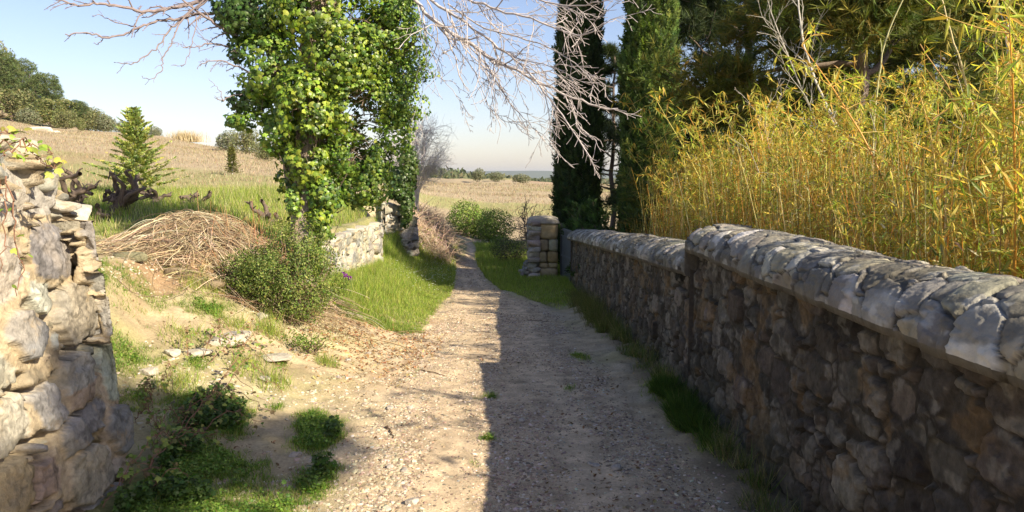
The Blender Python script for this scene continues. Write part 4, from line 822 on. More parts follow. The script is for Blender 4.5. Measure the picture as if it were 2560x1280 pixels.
# the tall plants that stand out
for px, py, y in ((1752, 205, 11.5), (1700, 290, 12.2), (1880, 250, 10.5), (1850, 300, 10.0), (1990, 270, 9.5), (2060, 300, 9), (2150, 200, 8.2), (1800, 330, 11), (2250, 230, 7.6), (2330, 180, 7), (2420, 160, 6.4), (2500, 230, 6), (2190, 300, 8.8), (1640, 400, 12.8), (1590, 470, 13.2)):
    q = P(px, py, y); put_b(q[0], q[1], q[2], r.randint(7), (r.normal() * .03, r.normal() * .03))
    lab = {1752: "tallest orange-stemmed bamboo spire in the left half of the thicket, against the dark pine", 1700: "bamboo top just left of the tallest orange spire, in front of the green cypress", 1880: "leaning bamboo top right of the tall orange spire, yellow against the dark pine", 1640: "short leafy bamboo leaning at the left end of the thicket before the cypress", 1590: "lowest leafy bamboo at the far left end of the thicket, next to the juniper"}.get(px)
    if lab: tag(LASTB[0], lab)
for i in range(6):   # the near right part reaches out of the top of the frame
    y = r.uniform(3.3, 6.2); x = y * r.uniform(.58, .68); put_b(x, y, 1.6 + y * r.uniform(.12, .25), r.randint(7), (r.normal() * .10, r.normal() * .10))
for i in range(26):
    y = r.uniform(5, 13); x = 2.2 + r.rand() * 1.4 + .05 * y; z = float(np.interp(y, ZP[:, 0], ZP[:, 1])); top = min(zlim(x, y), 1.6 + .09 * y) * r.uniform(.9, 1.1); o = deads[i % 3]
    if i >= 3: o = o.copy(); COL.objects.link(o)
    o.location = (x, y, z); o.rotation_euler = (r.normal() * .13, r.normal() * .13, r.uniform(0, 6.28)); o.scale = ((top - z) / 2.2,) * 3
# dense low growth filling the thicket
g = Geo(); n = 62000; y = r.uniform(.9, 14.6, n); x = 1.98 + np.abs(r.normal(size=n)) * .8 + .01 * y + r.rand(n) * .7; lim = np.minimum(1.30 + .48 * (x - 1.6), np.where(x < .7 * y, 1.55 + .055 * y, 9)) * np.where(y > 12.3, .55, 1); zb_ = np.interp(y, ZP[:, 0], ZP[:, 1])
z = zb_ + (lim - zb_ * 1.0) * r.rand(n) ** .6 * (.45 + .85 * fbm(x * 1.6, y * 1.6, 205)) ; k = (x < .74 * y + 1.4) & (fbm3(np.stack([x, y, z], 1) * 2.2, 207, 3) > .49); x, y, z = x[k], y[k], z[k]; n = len(x)
pos = np.stack([x, y, z], 1); Yd = unit(r.normal(size=(n, 3)) + [0, 0, -.2]); X_, Y_, Z_ = frame(Yd, r)
ca = pal(r, n, [(.62, .54, .14), (.68, .56, .20), (.60, .38, .08), (.70, .62, .38)], .2); cb = pal(r, n, [(.28, .35, .07), (.15, .20, .04), (.40, .42, .09)], .25); pk = (ss(.34, .60, fbm3(pos * 1.5 + 9, 208, 3)) > r.rand(n))[:, None]; scatter(g, BB_L, BB_F, pos, X_, Y_, Z_, r.uniform(.045, .10, n), np.where(pk, ca, cb))
m = 3400; y = r.uniform(.9, 14.4, m); x = 2.0 + np.abs(r.normal(size=m)) * .7 + r.rand(m) * .5; zb_ = np.interp(y, ZP[:, 0], ZP[:, 1]); hh = (np.minimum(zlim(x, y), np.where(x < .7 * y, 1.6 + .07 * y, 9)) - zb_) * r.uniform(.5, 1.0, m) * np.where(y > 12.3, .6, 1); t_ = np.linspace(0, 1, 6)[None, :, None]
Pt = np.stack([x, y, zb_], 1)[:, None] + np.stack([r.normal(size=m) * .15, r.normal(size=m) * .15, hh], 1)[:, None] * t_ + np.stack([r.normal(size=m) * .12, r.normal(size=m) * .12, 0 * hh], 1)[:, None] * t_ ** 2
tubes(g, Pt, np.repeat(np.linspace(.0055, .0018, 6)[None], m, 0), pal(r, m, [(.64, .42, .12), (.66, .56, .30), (.54, .30, .08), (.74, .66, .48), (.40, .28, .12)], .2), k=4)
tag(g.build("bamboo_undergrowth", M_BAMBOO), "dense yellow-green mass of bamboo shoots and leaves filling the ground behind the wall", "undergrowth", kind="stuff")

# tall leaning bare saplings and arching reeds in front of the pines
def bare(pts, y0, y1, r0, seed, label, col, kids=10, lr=(.12, .3), lev=1, name="bare_sapling", cat="sapling", wob=.14, bias=(0, 0, .3), group=None):
    rr = RS(seed); k = len(pts); q = [P(p[0], p[1], y0 + (y1 - y0) * i / (k - 1)) for i, p in enumerate(pts)]; q[0][2] = float(np.interp(q[0][1], ZP[:, 0], ZP[:, 1])) - .03
    base = smooth_poly(q, max(18, 3 * k)); base[1:-1] += rr.normal(size=(len(base) - 2, 3)) * .004; g = Geo(); twiggy(g, rr, base, r0, lev, col, ratio=lr, n_ch=kids, wob=wob, grav=0, min_r=.002, k=6, ang=.6, bias=np.array(bias)); o = g.build(name, M_TWIG, None, origin=tuple(q[0]), smooth=True)
    o.location = tuple(q[0]); tag(o, label, cat, group)
SB = (.42, .40, .35)
bare([(2330, 700), (2290, 580), (2215, 480), (2140, 400), (2080, 290), (2035, 200), (2005, 100), (1995, 0), (1990, -80)], 8.5, 9.5, .022, 301, "long grey bare sapling leaning left across the middle of the bamboo thicket", SB, 14, lev=2)
bare([(2190, 720), (2180, 520), (2185, 330), (2195, 200), (2215, 90), (2255, 0), (2300, -80)], 8, 7.6, .012, 302, "tall pale green reed arching to the right above the bamboo", (.48, .47, .25), 5, (.05, .1), name="tall_reed", cat="reed")
bare([(2540, 800), (2520, 560), (2490, 420), (2440, 300), (2400, 150), (2370, 60), (2340, -60)], 6.4, 6.2, .012, 303, "pair-like yellow cane leaning left, seen against the pines near the right edge", (.58, .50, .28), 4, (.05, .12), name="tall_reed", cat="reed")
bare([(2520, 820), (2500, 560), (2495, 300), (2490, 120), (2485, -60)], 6.2, 6.1, .013, 304, "straight upright yellowish cane close to the right edge", (.50, .42, .22), 4, (.05, .12), name="tall_reed", cat="reed")
bare([(2700, 800), (2620, 500), (2560, 330), (2530, 240), (2520, 120), (2520, 0), (2515, -80)], 6.2, 6.6, .024, 305, "thick pale grey sapling cutting across the top right corner", (.50, .48, .44), 8, (.1, .2))
bare([(2120, 700), (2090, 500), (2040, 300), (1990, 190), (1950, 90), (1920, 10), (1905, -60)], 10.5, 10, .014, 306, "grey bare sapling with many fine twigs reaching up beside the dark pine", SB, 18, (.15, .35), 2)
bare([(1955, 720), (1935, 480), (1900, 330), (1890, 260)], 10, 9.6, .006, 307, "thin dry twiggy sapling poking out above the left part of the bamboo", (.52, .47, .42), 8, (.2, .4), 2)
bare([(2600, 900), (2520, 560), (2440, 360), (2370, 220), (2300, 110)], 5.6, 5.6, .010, 308, "orange-brown cane leaning steeply left at the right edge of the thicket", (.42, .27, .10), 5, (.08, .2), name="tall_reed", cat="reed")

# ------------------------------------------------------------------ second ruin with ivy, bare tree, bramble bank, bushes
relief_wall("ruined_wall", (-2.92, 17.15), (-2.12, 17.75), .45, lambda x, y: float(H(-2.5, 17.5, False)) - .05, lambda u: float(np.interp(u, [0, .4, .6, 1.0], [.98, .95, .82, .62])), .10, .14, 9,
            "broken grey stone wall with ivy hanging over it beyond the grassy bank", ds=.03, nv=60, lean=.02, amp=1.1, cols=(LIME, LIME), mort=(.34, .29, .22), group="ruined stone walls on the left")
rr = empty("ivy_bush", tuple(gz(-2.35, 17.75)), "dark ivy bush draped over the far broken stone wall", "bush"); r = RS(95); g = Geo()
for (px, py, rx, ry, n) in ((1008, 455, 34, 50, 1500), (1022, 410, 26, 55, 700), (1018, 510, 18, 45, 600), (1000, 480, 30, 25, 500), (1012, 550, 8, 20, 90)):
    c = P(px, py, 17.4); e = np.array([rx, 45, ry]) * 17.4 / F; d = rand_dirs(r, n); pos = c + d * ((.5 + .5 * r.rand(n) ** .5) * (.6 + .8 * fbm3(d * 2 + px, 3, 2)))[:, None] * e; X_, Y_, Z_ = leaf_axes(r, n, d, .7, .6); scatter(g, IVY_L, IVY_F, pos, X_, Y_, Z_, .08 * r.uniform(.6, 1.2, n), pal(r, n, [(.05, .09, .025), (.07, .12, .03), (.10, .15, .04)], .2))
g.build("foliage", M_IVY, rr, origin=np.array(rr.location)); g = Geo(); tubes(g, smooth_poly([P(1004, 590, 17.6), P(1006, 520, 17.3), P(1010, 430, 17.4), P(1012, 330, 17.6)], 12), np.linspace(.03, .012, 12), (.3, .2, .15), k=6); g.build("stems", M_TWIG, rr, origin=np.array(rr.location))
def bare_tree(px, y, h, w_, seed, label, col, n=900, name="bare_tree", cat="tree", rad=.05, min_r=.003, low=.35, nl=14):
    """leafless crown : limbs to points inside an uneven ellipsoid, then many crooked twigs to its rim"""
    r = RS(seed); loc = atpx(px, y); root = empty(name, tuple(loc), label, cat); g = Geo(); g0 = Geo(); top = loc + [0, 0, h * low]; c = loc + [0, 0, h * (low + (1 - low) * .5)]; e = np.array([w_ / 2, w_ / 2, h * (1 - low) * .52])
    tubes(g0, zigzag(r, loc - [0, 0, .05], (0, 0, 1), h * low, 6, .08), np.linspace(rad, rad * .7, 6), col, k=8); g0.build("trunk", M_TWIG, root, origin=loc, smooth=True)
    d = rand_dirs(r, nl); K = c + d * e * .5
    for q in K: pl = smooth_poly([top - [0, 0, h * low * r.uniform(0, .7)], (top + q) / 2 + r.normal(size=3) * .08, q], 9); tubes(g, pl, np.linspace(rad * .5, rad * .2, 9), col, k=5)
    d2 = rand_dirs(r, n); T = c + d2 * e * (r.uniform(.55, 1.05, n) * (.8 + .4 * fbm3(d2 * 2 + seed, 5, 2)))[:, None]; j = np.argmin(((T[:, None] - K[None]) ** 2).sum(-1) * r.uniform(.5, 1.5, (n, nl)), 1); t_ = np.linspace(0, 1, 7)[None, :, None]
    S0 = K[j] + (top - K[j]) * r.uniform(-.1, .7, n)[:, None]; Pt = S0[:, None] * (1 - t_) + T[:, None] * t_ + r.normal(size=(n, 1, 3)) * .10 * np.sin(t_ * math.pi) * w_ / 2 + r.normal(size=(n, 7, 3)) * .02 * w_ * t_ ; tubes(g, Pt, np.repeat(np.linspace(min_r * 2, min_r, 7)[None], n, 0), pal(r, n, [col], .12), k=3)
    m = n * 3; k = r.randint(0, n, m); q = r.randint(2, 7, m); a = Pt[k, q]; b = a + unit(T[k] - S0[k] + r.normal(size=(m, 3)) * .6 * w_ * .5) * r.uniform(.06, .22, m)[:, None] * w_ / 2; tubes(g, np.stack([a, (a + b) / 2 + r.normal(size=(m, 3)) * .012, b], 1), np.repeat(np.array([[min_r, min_r * .8, min_r * .6]]), m, 0), pal(r, m, [col], .12), k=3)
    g.build("crown", M_TWIG, root, origin=loc)
bare_tree(1046, 21.5, 3.5, 2.3, 401, "rounded leafless pale tree with fine twigs behind the far broken wall", (.52, .49, .47), 800, low=.36, rad=.035, min_r=.0022)
bare_tree(1322, 19.0, 1.75, 1.1, 402, "small dark leafless shrub just left of the gate pillar", (.17, .14, .12), 90, "bare_shrub", "shrub", .02, .004, .3, 8)
bare_tree(1352, 18.6, 1.25, 1.2, 403, "low twiggy leafless shrub right behind the gate pillar", (.2, .17, .14), 130, "bare_shrub", "shrub", .015, .004, .25, 8)
BG = [(.14, .22, .04), (.19, .27, .045), (.24, .32, .06), (.09, .14, .03)]
shrub("round_bush", atpx(1163, 31), (1.5, 1.4, 1.55), 4200, .075, BG, "left of the two round green bushes where the path turns, its near side in shade", seed=121, carve=.3, stem_r=.02)
shrub("round_bush", atpx(1238, 28.5), (1.45, 1.4, 1.45), 4200, .07, BG[1:], "right of the two round green bushes where the path turns, mostly sunlit", seed=122, carve=.33, stem_r=.02)
shrub("round_bush", atpx(1205, 31.5), (1.4, 1.3, 1.35), 3000, .075, BG, "lower middle bush wedged between the two round green bushes", seed=123, carve=.3)
shrub("low_shrub", atpx(1278, 20.5), (1.15, 1.1, .72), 3200, .035, [(.07, .075, .04), (.09, .09, .055), (.05, .06, .03)], "greyish dark low shrub in shade between the path and the gate pillar", seed=124, carve=.38)
shrub("low_shrub", atpx(1358, 18.4), (.85, .7, 1.0), 2600, .03, [(.07, .08, .04), (.10, .10, .05), (.13, .13, .07)], "dark olive shrub showing over the top of the gate pillar", seed=125, carve=.42)
shrub("low_shrub", atpx(1258, 24), (.9, .8, .6), 1800, .05, BG, "small leafy bush at the right side of the path before the round bushes", seed=126, carve=.36)
# dry bramble bank
r = RS(131); g = Geo(); n = 5200; px = r.uniform(1030, 1130, n); y = r.uniform(19.5, 27, n); x = (px - 1280) / F * y; zb_ = H(x, y, False); hgt = .60 * ss(1128, 1095, px) * ss(1025, 1050, px) * (.5 + fbm(x * 1.2, y * 1.2, 4))
b = np.stack([x, y, zb_ + hgt * r.rand(n) ** .6], 1); d = unit(r.normal(size=(n, 3)) + [0, 0, .3]); t_ = np.linspace(0, 1, 6)[None, :, None]; L_ = r.uniform(.2, .7, n)[:, None, None]
Pt = b[:, None] + d[:, None] * L_ * t_ - np.array([0, 0, .35]) * L_ * t_ ** 2 + r.normal(size=(n, 1, 3)) * .12 * t_ ** 2; Pt[..., 2] = np.maximum(Pt[..., 2], H(Pt[..., 0], Pt[..., 1], False)); tubes(g, Pt, np.repeat(np.linspace(.005, .0025, 6)[None], n, 0), pal(r, n, [(.52, .40, .30), (.42, .28, .20), (.60, .50, .38), (.55, .42, .34)], .15), k=3)
n = 2500; k = r.randint(0, len(b), n); Yd = rand_dirs(r, n); X_, Y_, Z_ = frame(Yd, r); scatter(g, OV_L, OV_F, b[k] + r.normal(size=(n, 3)) * .08, X_, Y_, Z_, r.uniform(.04, .07, n), pal(r, n, [(.30, .28, .10), (.38, .26, .14), (.22, .25, .08)], .2))
tag(g.build("bramble_bank", M_DRY), "tangled bank of dry pinkish brown brambles left of the path bend", "brambles", kind="stuff")

# ------------------------------------------------------------------ young fir
def fir(loc, h, w_, seed, n, label, cols, name="fir_tree", group=None):
    r = RS(seed); loc = np.array(loc); root = empty(name, tuple(loc), label, "tree", group); g = Geo(); g2 = Geo(); tubes(g, np.stack([loc + [0, 0, z] for z in np.linspace(-.05, h, 10)]), np.linspace(.028, .005, 10), (.45, .42, .38), k=7); g.build("trunk", M_TWIG, root, origin=loc, smooth=True); g = Geo()
    nb = 105
    for i in range(nb):
        t = .06 + .93 * (i / nb) ** .9; az = i * 2.39996; L = (w_ / 2) * (1 - t) ** .8 * r.uniform(.45, 1.25) + .05; a = loc + [0, 0, t * h]; pl = zigzag(r, a, (math.cos(az), math.sin(az), .12 + .5 * t), L, 9, .05, -.015); tubes(g, pl, np.linspace(.007, .002, 9), (.3, .24, .16), k=4)
        m = int(5 + n / nb * .75 * (1 - t) ** .7); q = r.uniform(.12, 1, m) * 8; j = np.minimum(q.astype(int), 7); f = (q - j)[:, None]; b = pl[j] * (1 - f) + pl[j + 1] * f; T = unit(pl[j + 1] - pl[j]); S = unit(np.cross(T, [0, 0, 1.])) * r.choice([-1, 1], m)[:, None]
        Yd = unit(T * .8 + S * r.uniform(.2, 1.1, m)[:, None] + [0, 0, .08]); X_, Y_, Z_ = frame(Yd, hint=np.array([0, 0, 1.]) + r.normal(size=(m, 3)) * .9); scatter(g2, FIRS[0], FIRS[1], b, X_, Y_, Z_, (.07 + .13 * (1 - q / 9)) * r.uniform(.8, 1.3, m) * (h / 2.0) ** .5, pal(r, m, cols, .2))
    g2.build("needles", M_NEEDLE, root, origin=loc); g.build("branches", M_TWIG, root, origin=loc); return root
FIRS = spray(10, .42, .1, 12, .3, .20)
FG = [(.36, .44, .15), (.38, .43, .12), (.45, .47, .13), (.22, .31, .11)]
fir(atpx(347, 15.2), 1.68, 1.75, 141, 4200, "young light green fir with a pale trunk standing in front of the dry field", FG)
fir(atpx(585, 27), .95, .6, 142, 900, "tiny yellowish conifer alone in the dry field left of the ivy tree", [(.18, .19, .05), (.14, .15, .045)], "young_conifer")

# ------------------------------------------------------------------ trees and shrubs on the hill
def blob_tree(name, seed, n, leaf, cols, blobs, h, tr=.1, tmpl=(OV_L, OV_F), m=None):
    """unit tree about h tall; blobs (x,y,z,r)"""
    r = RS(seed); root = bpy.data.objects.new(name, None); COL.objects.link(root); g = Geo(); V = []; D = []
    w_ = np.array([b[3] ** 2 for b in blobs]); w_ /= w_.sum(); k = r.choice(len(blobs), n, p=w_); B = np.array(blobs)[k]; d = rand_dirs(r, n); rad = B[:, 3] * (.55 + .45 * r.rand(n) ** .4) * (.7 + .6 * fbm3(d * 2.2 + k[:, None] * 3.3, seed, 3)); pos = B[:, :3] + d * rad[:, None] * [1, 1, .8]
    kp = fbm3(pos * 1.3, seed + 3, 3) > .40; pos = pos[kp]; d = d[kp]; q = len(pos); X_, Y_, Z_ = leaf_axes(r, q, d, .2, .8); scatter(g, tmpl[0], tmpl[1], pos, X_, Y_, Z_, leaf * r.uniform(.6, 1.3, q), pal(r, q, cols, .22)); g.build("crown", m or M_LEAF, root)
    g = Geo(); tubes(g, np.array([[0, 0, z] for z in np.linspace(-.5, h * .7, 6)]), np.linspace(tr, tr * .4, 6), (.16, .12, .1), k=7)
    for b in blobs: tubes(g, smooth_poly([(0, 0, h * .25), ((b[0]) * .5, b[1] * .5, (h * .25 + b[2]) / 2 + .1), b[:3]], 5), np.linspace(tr * .5, tr * .15, 5), (.16, .12, .1), k=4)
    g.build("trunk", M_BARK, root, smooth=True); return root
def rb(seed, n, w_, z0, z1, r0, r1):
    r = RS(seed); o = []
    for i in range(n): z = z0 + (z1 - z0) * (i + r.rand()) / n; s = w_ * (1 - .6 * (z - z0) / (z1 - z0)) ; a = i * 2.4; o.append((math.cos(a) * s * r.uniform(.3, 1), math.sin(a) * s * r.uniform(.3, 1), z, r.uniform(r0, r1)))
    return o
HP = [(.12, .16, .06), (.15, .18, .07), (.09, .125, .05)]; HO = [(.18, .19, .08), (.22, .22, .10), (.14, .155, .065)]; HL = [(.17, .19, .06), (.14, .17, .055), (.20, .20, .08)]; HG = [(.19, .20, .12), (.15, .165, .095), (.22, .23, .15)]
PA = blob_tree("pine_tree", 501, 5200, .26, HP, rb(1, 13, 1.7, 1.6, 5.0, .7, 1.1), 5.6, .14, TUFT_S, M_NEEDLE); OA = blob_tree("oak_tree", 502, 5200, .20, HO, rb(2, 12, 1.9, .9, 3.0, .9, 1.3), 3.6, .14); LA = blob_tree("green_tree", 503, 4200, .2, HL, rb(3, 10, 1.3, .7, 2.9, .7, 1.0), 3.2, .1); GA = blob_tree("grey_shrub", 504, 2600, .16, HG, rb(4, 8, 1.0, .5, 1.6, .5, .8), 1.9, .07)
first = {}
def hill(proto, key, px, pbase, wpx, y, label, cat, group, w0, seed, dz=0, sq=1.):
    q = atpx(px, y); zt = P(px, pbase, y)[2]; s = wpx / F * y / w0 * 1.3
    z = float(H(q[0], q[1])); rz = RS(seed).uniform(0, 6.28)
    if key in first: o = dup(proto, (q[0], q[1], z), rz, (s, s, s * sq))
    else: first[key] = 1; o = proto; o.location = (q[0], q[1], z); o.rotation_euler = (0, 0, rz); o.scale = (s, s, s * sq)
    tag(o, label, cat, group)
GP = "pines on the hill above the dry field"; GO = "round trees and shrubs along the top of the dry field"
hill(PA, 'p', 15, 300, 130, 92, "dark green pine at the left edge on the hilltop, its crown cut by the frame", "tree", GP, 4.6, 1, sq=0.77)
hill(PA, 'p', 125, 270, 112, 90, "tallest dark pine on the hill, standing out against the sky", "tree", GP, 4.6, 2, sq=0.72)
hill(PA, 'p', 75, 270, 95, 96, "middle dark pine on the hill, between the edge pine and the tallest one", "tree", GP, 4.6, 3, sq=0.95)
hill(PA, 'p', -45, 270, 150, 92, "big pine whose crown only just enters the frame at the left edge of the hill", "tree", GP, 4.6, 33, sq=0.8)
hill(OA, 'o', 45, 305, 125, 84, "wide olive green oak under the pines at the left edge", "tree", GO, 5.0, 4, sq=0.65)
hill(LA, 'l', 140, 315, 85, 84, "bright yellow-green tree below the tallest pine", "tree", GO, 4.0, 5, sq=0.78)
hill(OA, 'o', 178, 325, 60, 81, "small olive bush in front of the bright yellow-green tree", "shrub", GO, 5.0, 6, sq=0.8)
hill(PA, 'p', 210, 300, 62, 90, "short pine standing right of the tallest pine", "tree", GP, 4.6, 7, sq=0.75)
hill(LA, 'l', 214, 340, 27, 74, "little dark round bush alone on the slope below the hill trees", "shrub", GO, 4.0, 8, sq=1.2)
hill(OA, 'o', 250, 325, 62, 88, "olive tree in the middle of the descending line of trees", "tree", GO, 5.0, 9, sq=0.9)
hill(LA, 'l', 182, 310, 70, 89, "light green tree between the tallest pine and the short pine", "tree", GO, 4.0, 41, sq=.95)
hill(OA, 'o', 232, 320, 66, 92, "olive tree right behind the short pine on the hill", "tree", GO, 5.0, 42, sq=1.0)
hill(OA, 'o', 272, 330, 52, 93, "small olive tree near the lower end of the descending tree line", "tree", GO, 5.0, 43, sq=.9)
hill(OA, 'o', 5, 240, 120, 104, "olive tree high on the hill behind the edge pine", "tree", GO, 5.0, 44, sq=1.3)
hill(GA, 'g', 282, 332, 48, 88, "grey-green shrub near the lower end of the tree line", "shrub", GO, 3.0, 10)
hill(GA, 'g', 312, 338, 34, 90, "grey-green shrub directly left of the young fir's tip", "shrub", GO, 3.0, 11)
hill(GA, 'g', 396, 342, 34, 92, "grey-green shrub directly right of the young fir on the skyline", "shrub", GO, 3.0, 12)
hill(GA, 'g', 90, 320, 55, 80, "grey-green shrub at the foot of the wide oak", "shrub", GO, 3.0, 13, sq=.8)
hill(GA, 'g', 578, 372, 58, 62, "pale grey-green bush left of the ivy tree on the skyline", "shrub", GO, 3.0, 14)
hill(OA, 'o', 622, 380, 72, 60, "olive dark bush half hidden by the ivy tree's left leaves", "shrub", GO, 5.0, 15, sq=.95)
hill(OA, 'o', 668, 395, 62, 52, "low dark bush just left of the ivy tree's trunk beyond the field", "shrub", GO, 5.0, 16, sq=.8)
hill(GA, 'g', 1195, 455, 34, 78, "pale twiggy shrub on the skyline above the round green bushes", "shrub", GO, 3.0, 17, sq=1.1)
hill(GA, 'g', 1245, 462, 40, 80, "grey-green shrub on the skyline right of the pale twiggy one", "shrub", GO, 3.0, 18, sq=.7)
hill(GA, 'g', 1300, 470, 46, 76, "wide grey-green shrub near the skyline left of the dark cypress", "shrub", GO, 3.0, 19, sq=.6)
# feathery pampas-like clump on the skyline
r = RS(151); q = atpx(470, 84); g = Geo(); n = 900; b = q + np.stack([r.normal(size=n) * .8, r.normal(size=n) * .5, 0 * np.arange(n)], 1); d = unit(r.normal(size=(n, 3)) * [.35, .35, .1] + [0, 0, 1]); L_ = r.uniform(.6, 1.5, n)
X_, Y_, Z_ = frame(d, r); scatter(g, BL_L, BL_F, b, X_, Y_, Z_, np.stack([np.full(n, .05), L_, L_], 1), pal(r, n, [(.50, .42, .27), (.44, .36, .22)], .1)); o = g.build("pampas_clump", M_DRY, None, origin=tuple(q)); o.location = tuple(q); tag(o, "feathery straw-coloured clump of tall dry grass on the skyline right of the fir", "grass clump")
# pale boulders in the field
for px, y, s, lab in ((118, 66, 1.6, "pale flat rock in the dry field below the hill oaks"), (148, 68, .9, "smaller pale rock right of the flat one in the dry field")):
    q = atpx(px, y); g = Geo(); g.add(rock(ICO3, (s * 1.5, s, s * .5), int(px)), np.concatenate(ICO3F), np.full(len(ICO3F), 3), np.array([.52, .48, .40])); o = g.build("field_rock", M_STONE, None, smooth=True); o.location = tuple(q + [0, 0, .05]); tag(o, lab, "rock")
# maquis on the far ridge and beyond
r = RS(161); g = Geo(); n = 5200; px = np.concatenate([r.uniform(900, 1450, n // 2), r.uniform(-600, 3200, n - n // 2)]); y = r.uniform(240, 950, n); x = (px - 1280) / F * y; z = H(x, y); s = r.uniform(1.5, 4.2, n)
k_ = 8; d = rand_dirs(r, n * k_); pos = np.repeat(np.stack([x, y, z + s * .3], 1), k_, 0) + d * np.repeat(s, k_)[:, None] * [.6, .6, .35]; X_, Y_, Z_ = frame(rand_dirs(r, n * k_), r)
scatter(g, OV_L, OV_F, pos, X_, Y_, Z_, np.repeat(s, k_) * r.uniform(.5, 1.1, n * k_), np.repeat(pal(r, n, [(.09, .11, .05), (.12, .13, .06), (.07, .09, .04), (.16, .15, .08)], .15), k_, 0))
tag(g.build("scrubland", M_NEEDLE), "olive green scrub covering the distant ridge beyond the field", "scrub", kind="stuff")
#@@PART3@@
# ------------------------------------------------------------------ ground cover
def in_view(x, y, m=1.08): return np.abs(x) < (.667 * y * m + .3)
def sample(r, n, x0, x1, y0, y1, dens, power=0.):
    """rejection sample of ground positions"""
    X_ = []; tot = 0
    for _ in range(60):
        x = r.uniform(x0, x1, n * 2); y = y0 + (y1 - y0) * r.rand(n * 2) ** (1 + power); k = in_view(x, y); x, y = x[k], y[k]; k = r.rand(len(x)) < dens(x, y); X_.append(np.stack([x[k], y[k]], 1)); tot += k.sum()
        if tot >= n: break
    p = np.concatenate(X_)[:n]; return p[:, 0], p[:, 1]
def off_walls(x, y): return ~((x > wx(y) - .02) & (x < wx(y) + .5)) & ~((x < -1.66 - .09 * (y - 1.15)) & (x > -2.3) & (y < 4.25)) & ~((x < -2.34) & (x > -2.78) & (y > 9.7) & (y < 14.45))
def blades(name, r, x, y, h, wd, cols, label, lean=.45, m=None, cat="grass", var=.2, clump=0):
    g = Geo(); n = len(x); z = H(x, y) - .005; az = r.uniform(0, 6.28, n); Yd = unit(np.stack([np.cos(az) * lean * r.rand(n), np.sin(az) * lean * r.rand(n), np.ones(n)], 1)); X_ = unit(np.cross(Yd, rand_dirs(r, n))); Z_ = np.cross(X_, Yd)
    scatter(g, BL_L, BL_F, np.stack([x, y, z], 1), X_, Yd, Z_, np.stack([np.broadcast_to(wd, n) * r.uniform(.7, 1.3, n), h, h], 1), pal(r, n, cols, var)); return tag(g.build(name, m or M_GRASS), label, cat, kind="stuff")
GC = [(.24, .34, .05), (.30, .39, .06), (.17, .27, .04), (.38, .43, .09), (.44, .43, .17), (.20, .24, .08)]
r = RS(601)
x, y = sample(r, 100000, -3.6, 1.5, 2.9, 9.2, lambda x, y: ss(.05, .9, green(x, y)) * off_walls(x, y), .2)
blades("short_grass", r, x, y, .018 + .05 * r.rand(len(x)) ** 2, .0032, [(.15, .26, .035), (.20, .30, .045), (.11, .20, .035), (.28, .33, .08), (.34, .33, .14)], "short green grass and clover in patches on the sandy ground", .9)
# clover leaves : low rosettes
x, y = sample(r, 28000, -3.4, 1.5, 2.9, 7.5, lambda x, y: ss(.35, .9, green(x, y)) * off_walls(x, y), .3); n = len(x); g = Geo(); z = H(x, y) + .006 + .03 * r.rand(n) ** 1.5; Zd = unit(r.normal(size=(n, 3)) * .45 + [0, 0, 1.]); Yd = unit(np.cross(Zd, rand_dirs(r, n))); X_ = np.cross(Yd, Zd)
scatter(g, OV_L, OV_F, np.stack([x, y, z], 1), X_, Yd, Zd, np.stack([.018 + .012 * r.rand(n), .014 + .010 * r.rand(n), np.full(n, .02)], 1), pal(r, n, [(.13, .24, .035), (.17, .29, .04), (.09, .18, .03), (.22, .31, .06)], .2)); tag(g.build("clover", M_LEAF), "low bright green clover mat beside the path", "clover", kind="stuff")
# grass verges
x, y = sample(r, 90000, -2.6, 1.4, 7.4, 17.5, lambda x, y: ss(.08, .95, green(x, y)) * off_walls(x, y) * np.where(x > .2, .6, 1), .25)
hh = (.04 + .13 * r.rand(len(x)) * fbm(x * 2, y * 2, 8) * 1.6) * (.5 + .9 * ss(-1.2, -2.2, x) + .5 * ss(13.5, 15, y)); blades("verge_grass", r, x, y, hh, .0050, GC, "lush bright green grass on the bank left of the path", .6)
x, y = sample(r, 60000, -5, 2.0, 16.5, 30, lambda x, y: ss(.2, .7, green(x, y)), .1); blades("far_grass", r, x, y, .07 + .2 * r.rand(len(x)) * fbm(x, y, 8) * 1.5, .009, GC, "thick green grass either side of the narrow path before the bend", .6)
x, y = sample(r, 60000, -16, -2.75, 8.6, 24, lambda x, y: ss(.2, .7, green(x, y)) * ss(1.0, 1.25, np.hypot((x - hc[0]) / 1.02, (y - hc[1]) / .85)), .1); blades("meadow_grass", r, x, y, .06 + .22 * r.rand(len(x)) * fbm(x * .8, y * .8, 8) * 1.4, .007, GC + [(.46, .42, .22), (.50, .44, .26)], "green grass around the vine stumps and the young fir", .6)
# tufts : taller grass in places
def tuft_at(spots, name, label, cols, m=None, n=260, seed=611):
    r = RS(seed); xs = []; ys = []; hs = []; 
    for (cx, cy, rad, hgt) in spots: k = n; a = r.uniform(0, 6.28, k); q = rad * r.rand(k) ** .7; xs.append(cx + q * np.cos(a)); ys.append(cy + q * np.sin(a)); hs.append(hgt * r.uniform(.35, 1.1, k))
    x, y, h = map(np.concatenate, (xs, ys, hs)); blades(name, r, x, y, h, .0036, cols, label, .9, m)
tuft_at([(-1.78, 5.55, .16, .16), (-2.0, 5.7, .15, .14), (-2.35, 6.4, .18, .16), (-2.1, 6.6, .14, .24), (-2.8, 6.9, .2, .2), (-2.55, 5.9, .2, .14), (-2.45, 7.4, .16, .26), (-1.55, 6.35, .12, .12), (-2.3, 5.2, .16, .14)], "grass_tufts", "yellow-green grass tufts growing on the sandy slope below the straw heap", GC + [(.34, .32, .12)])
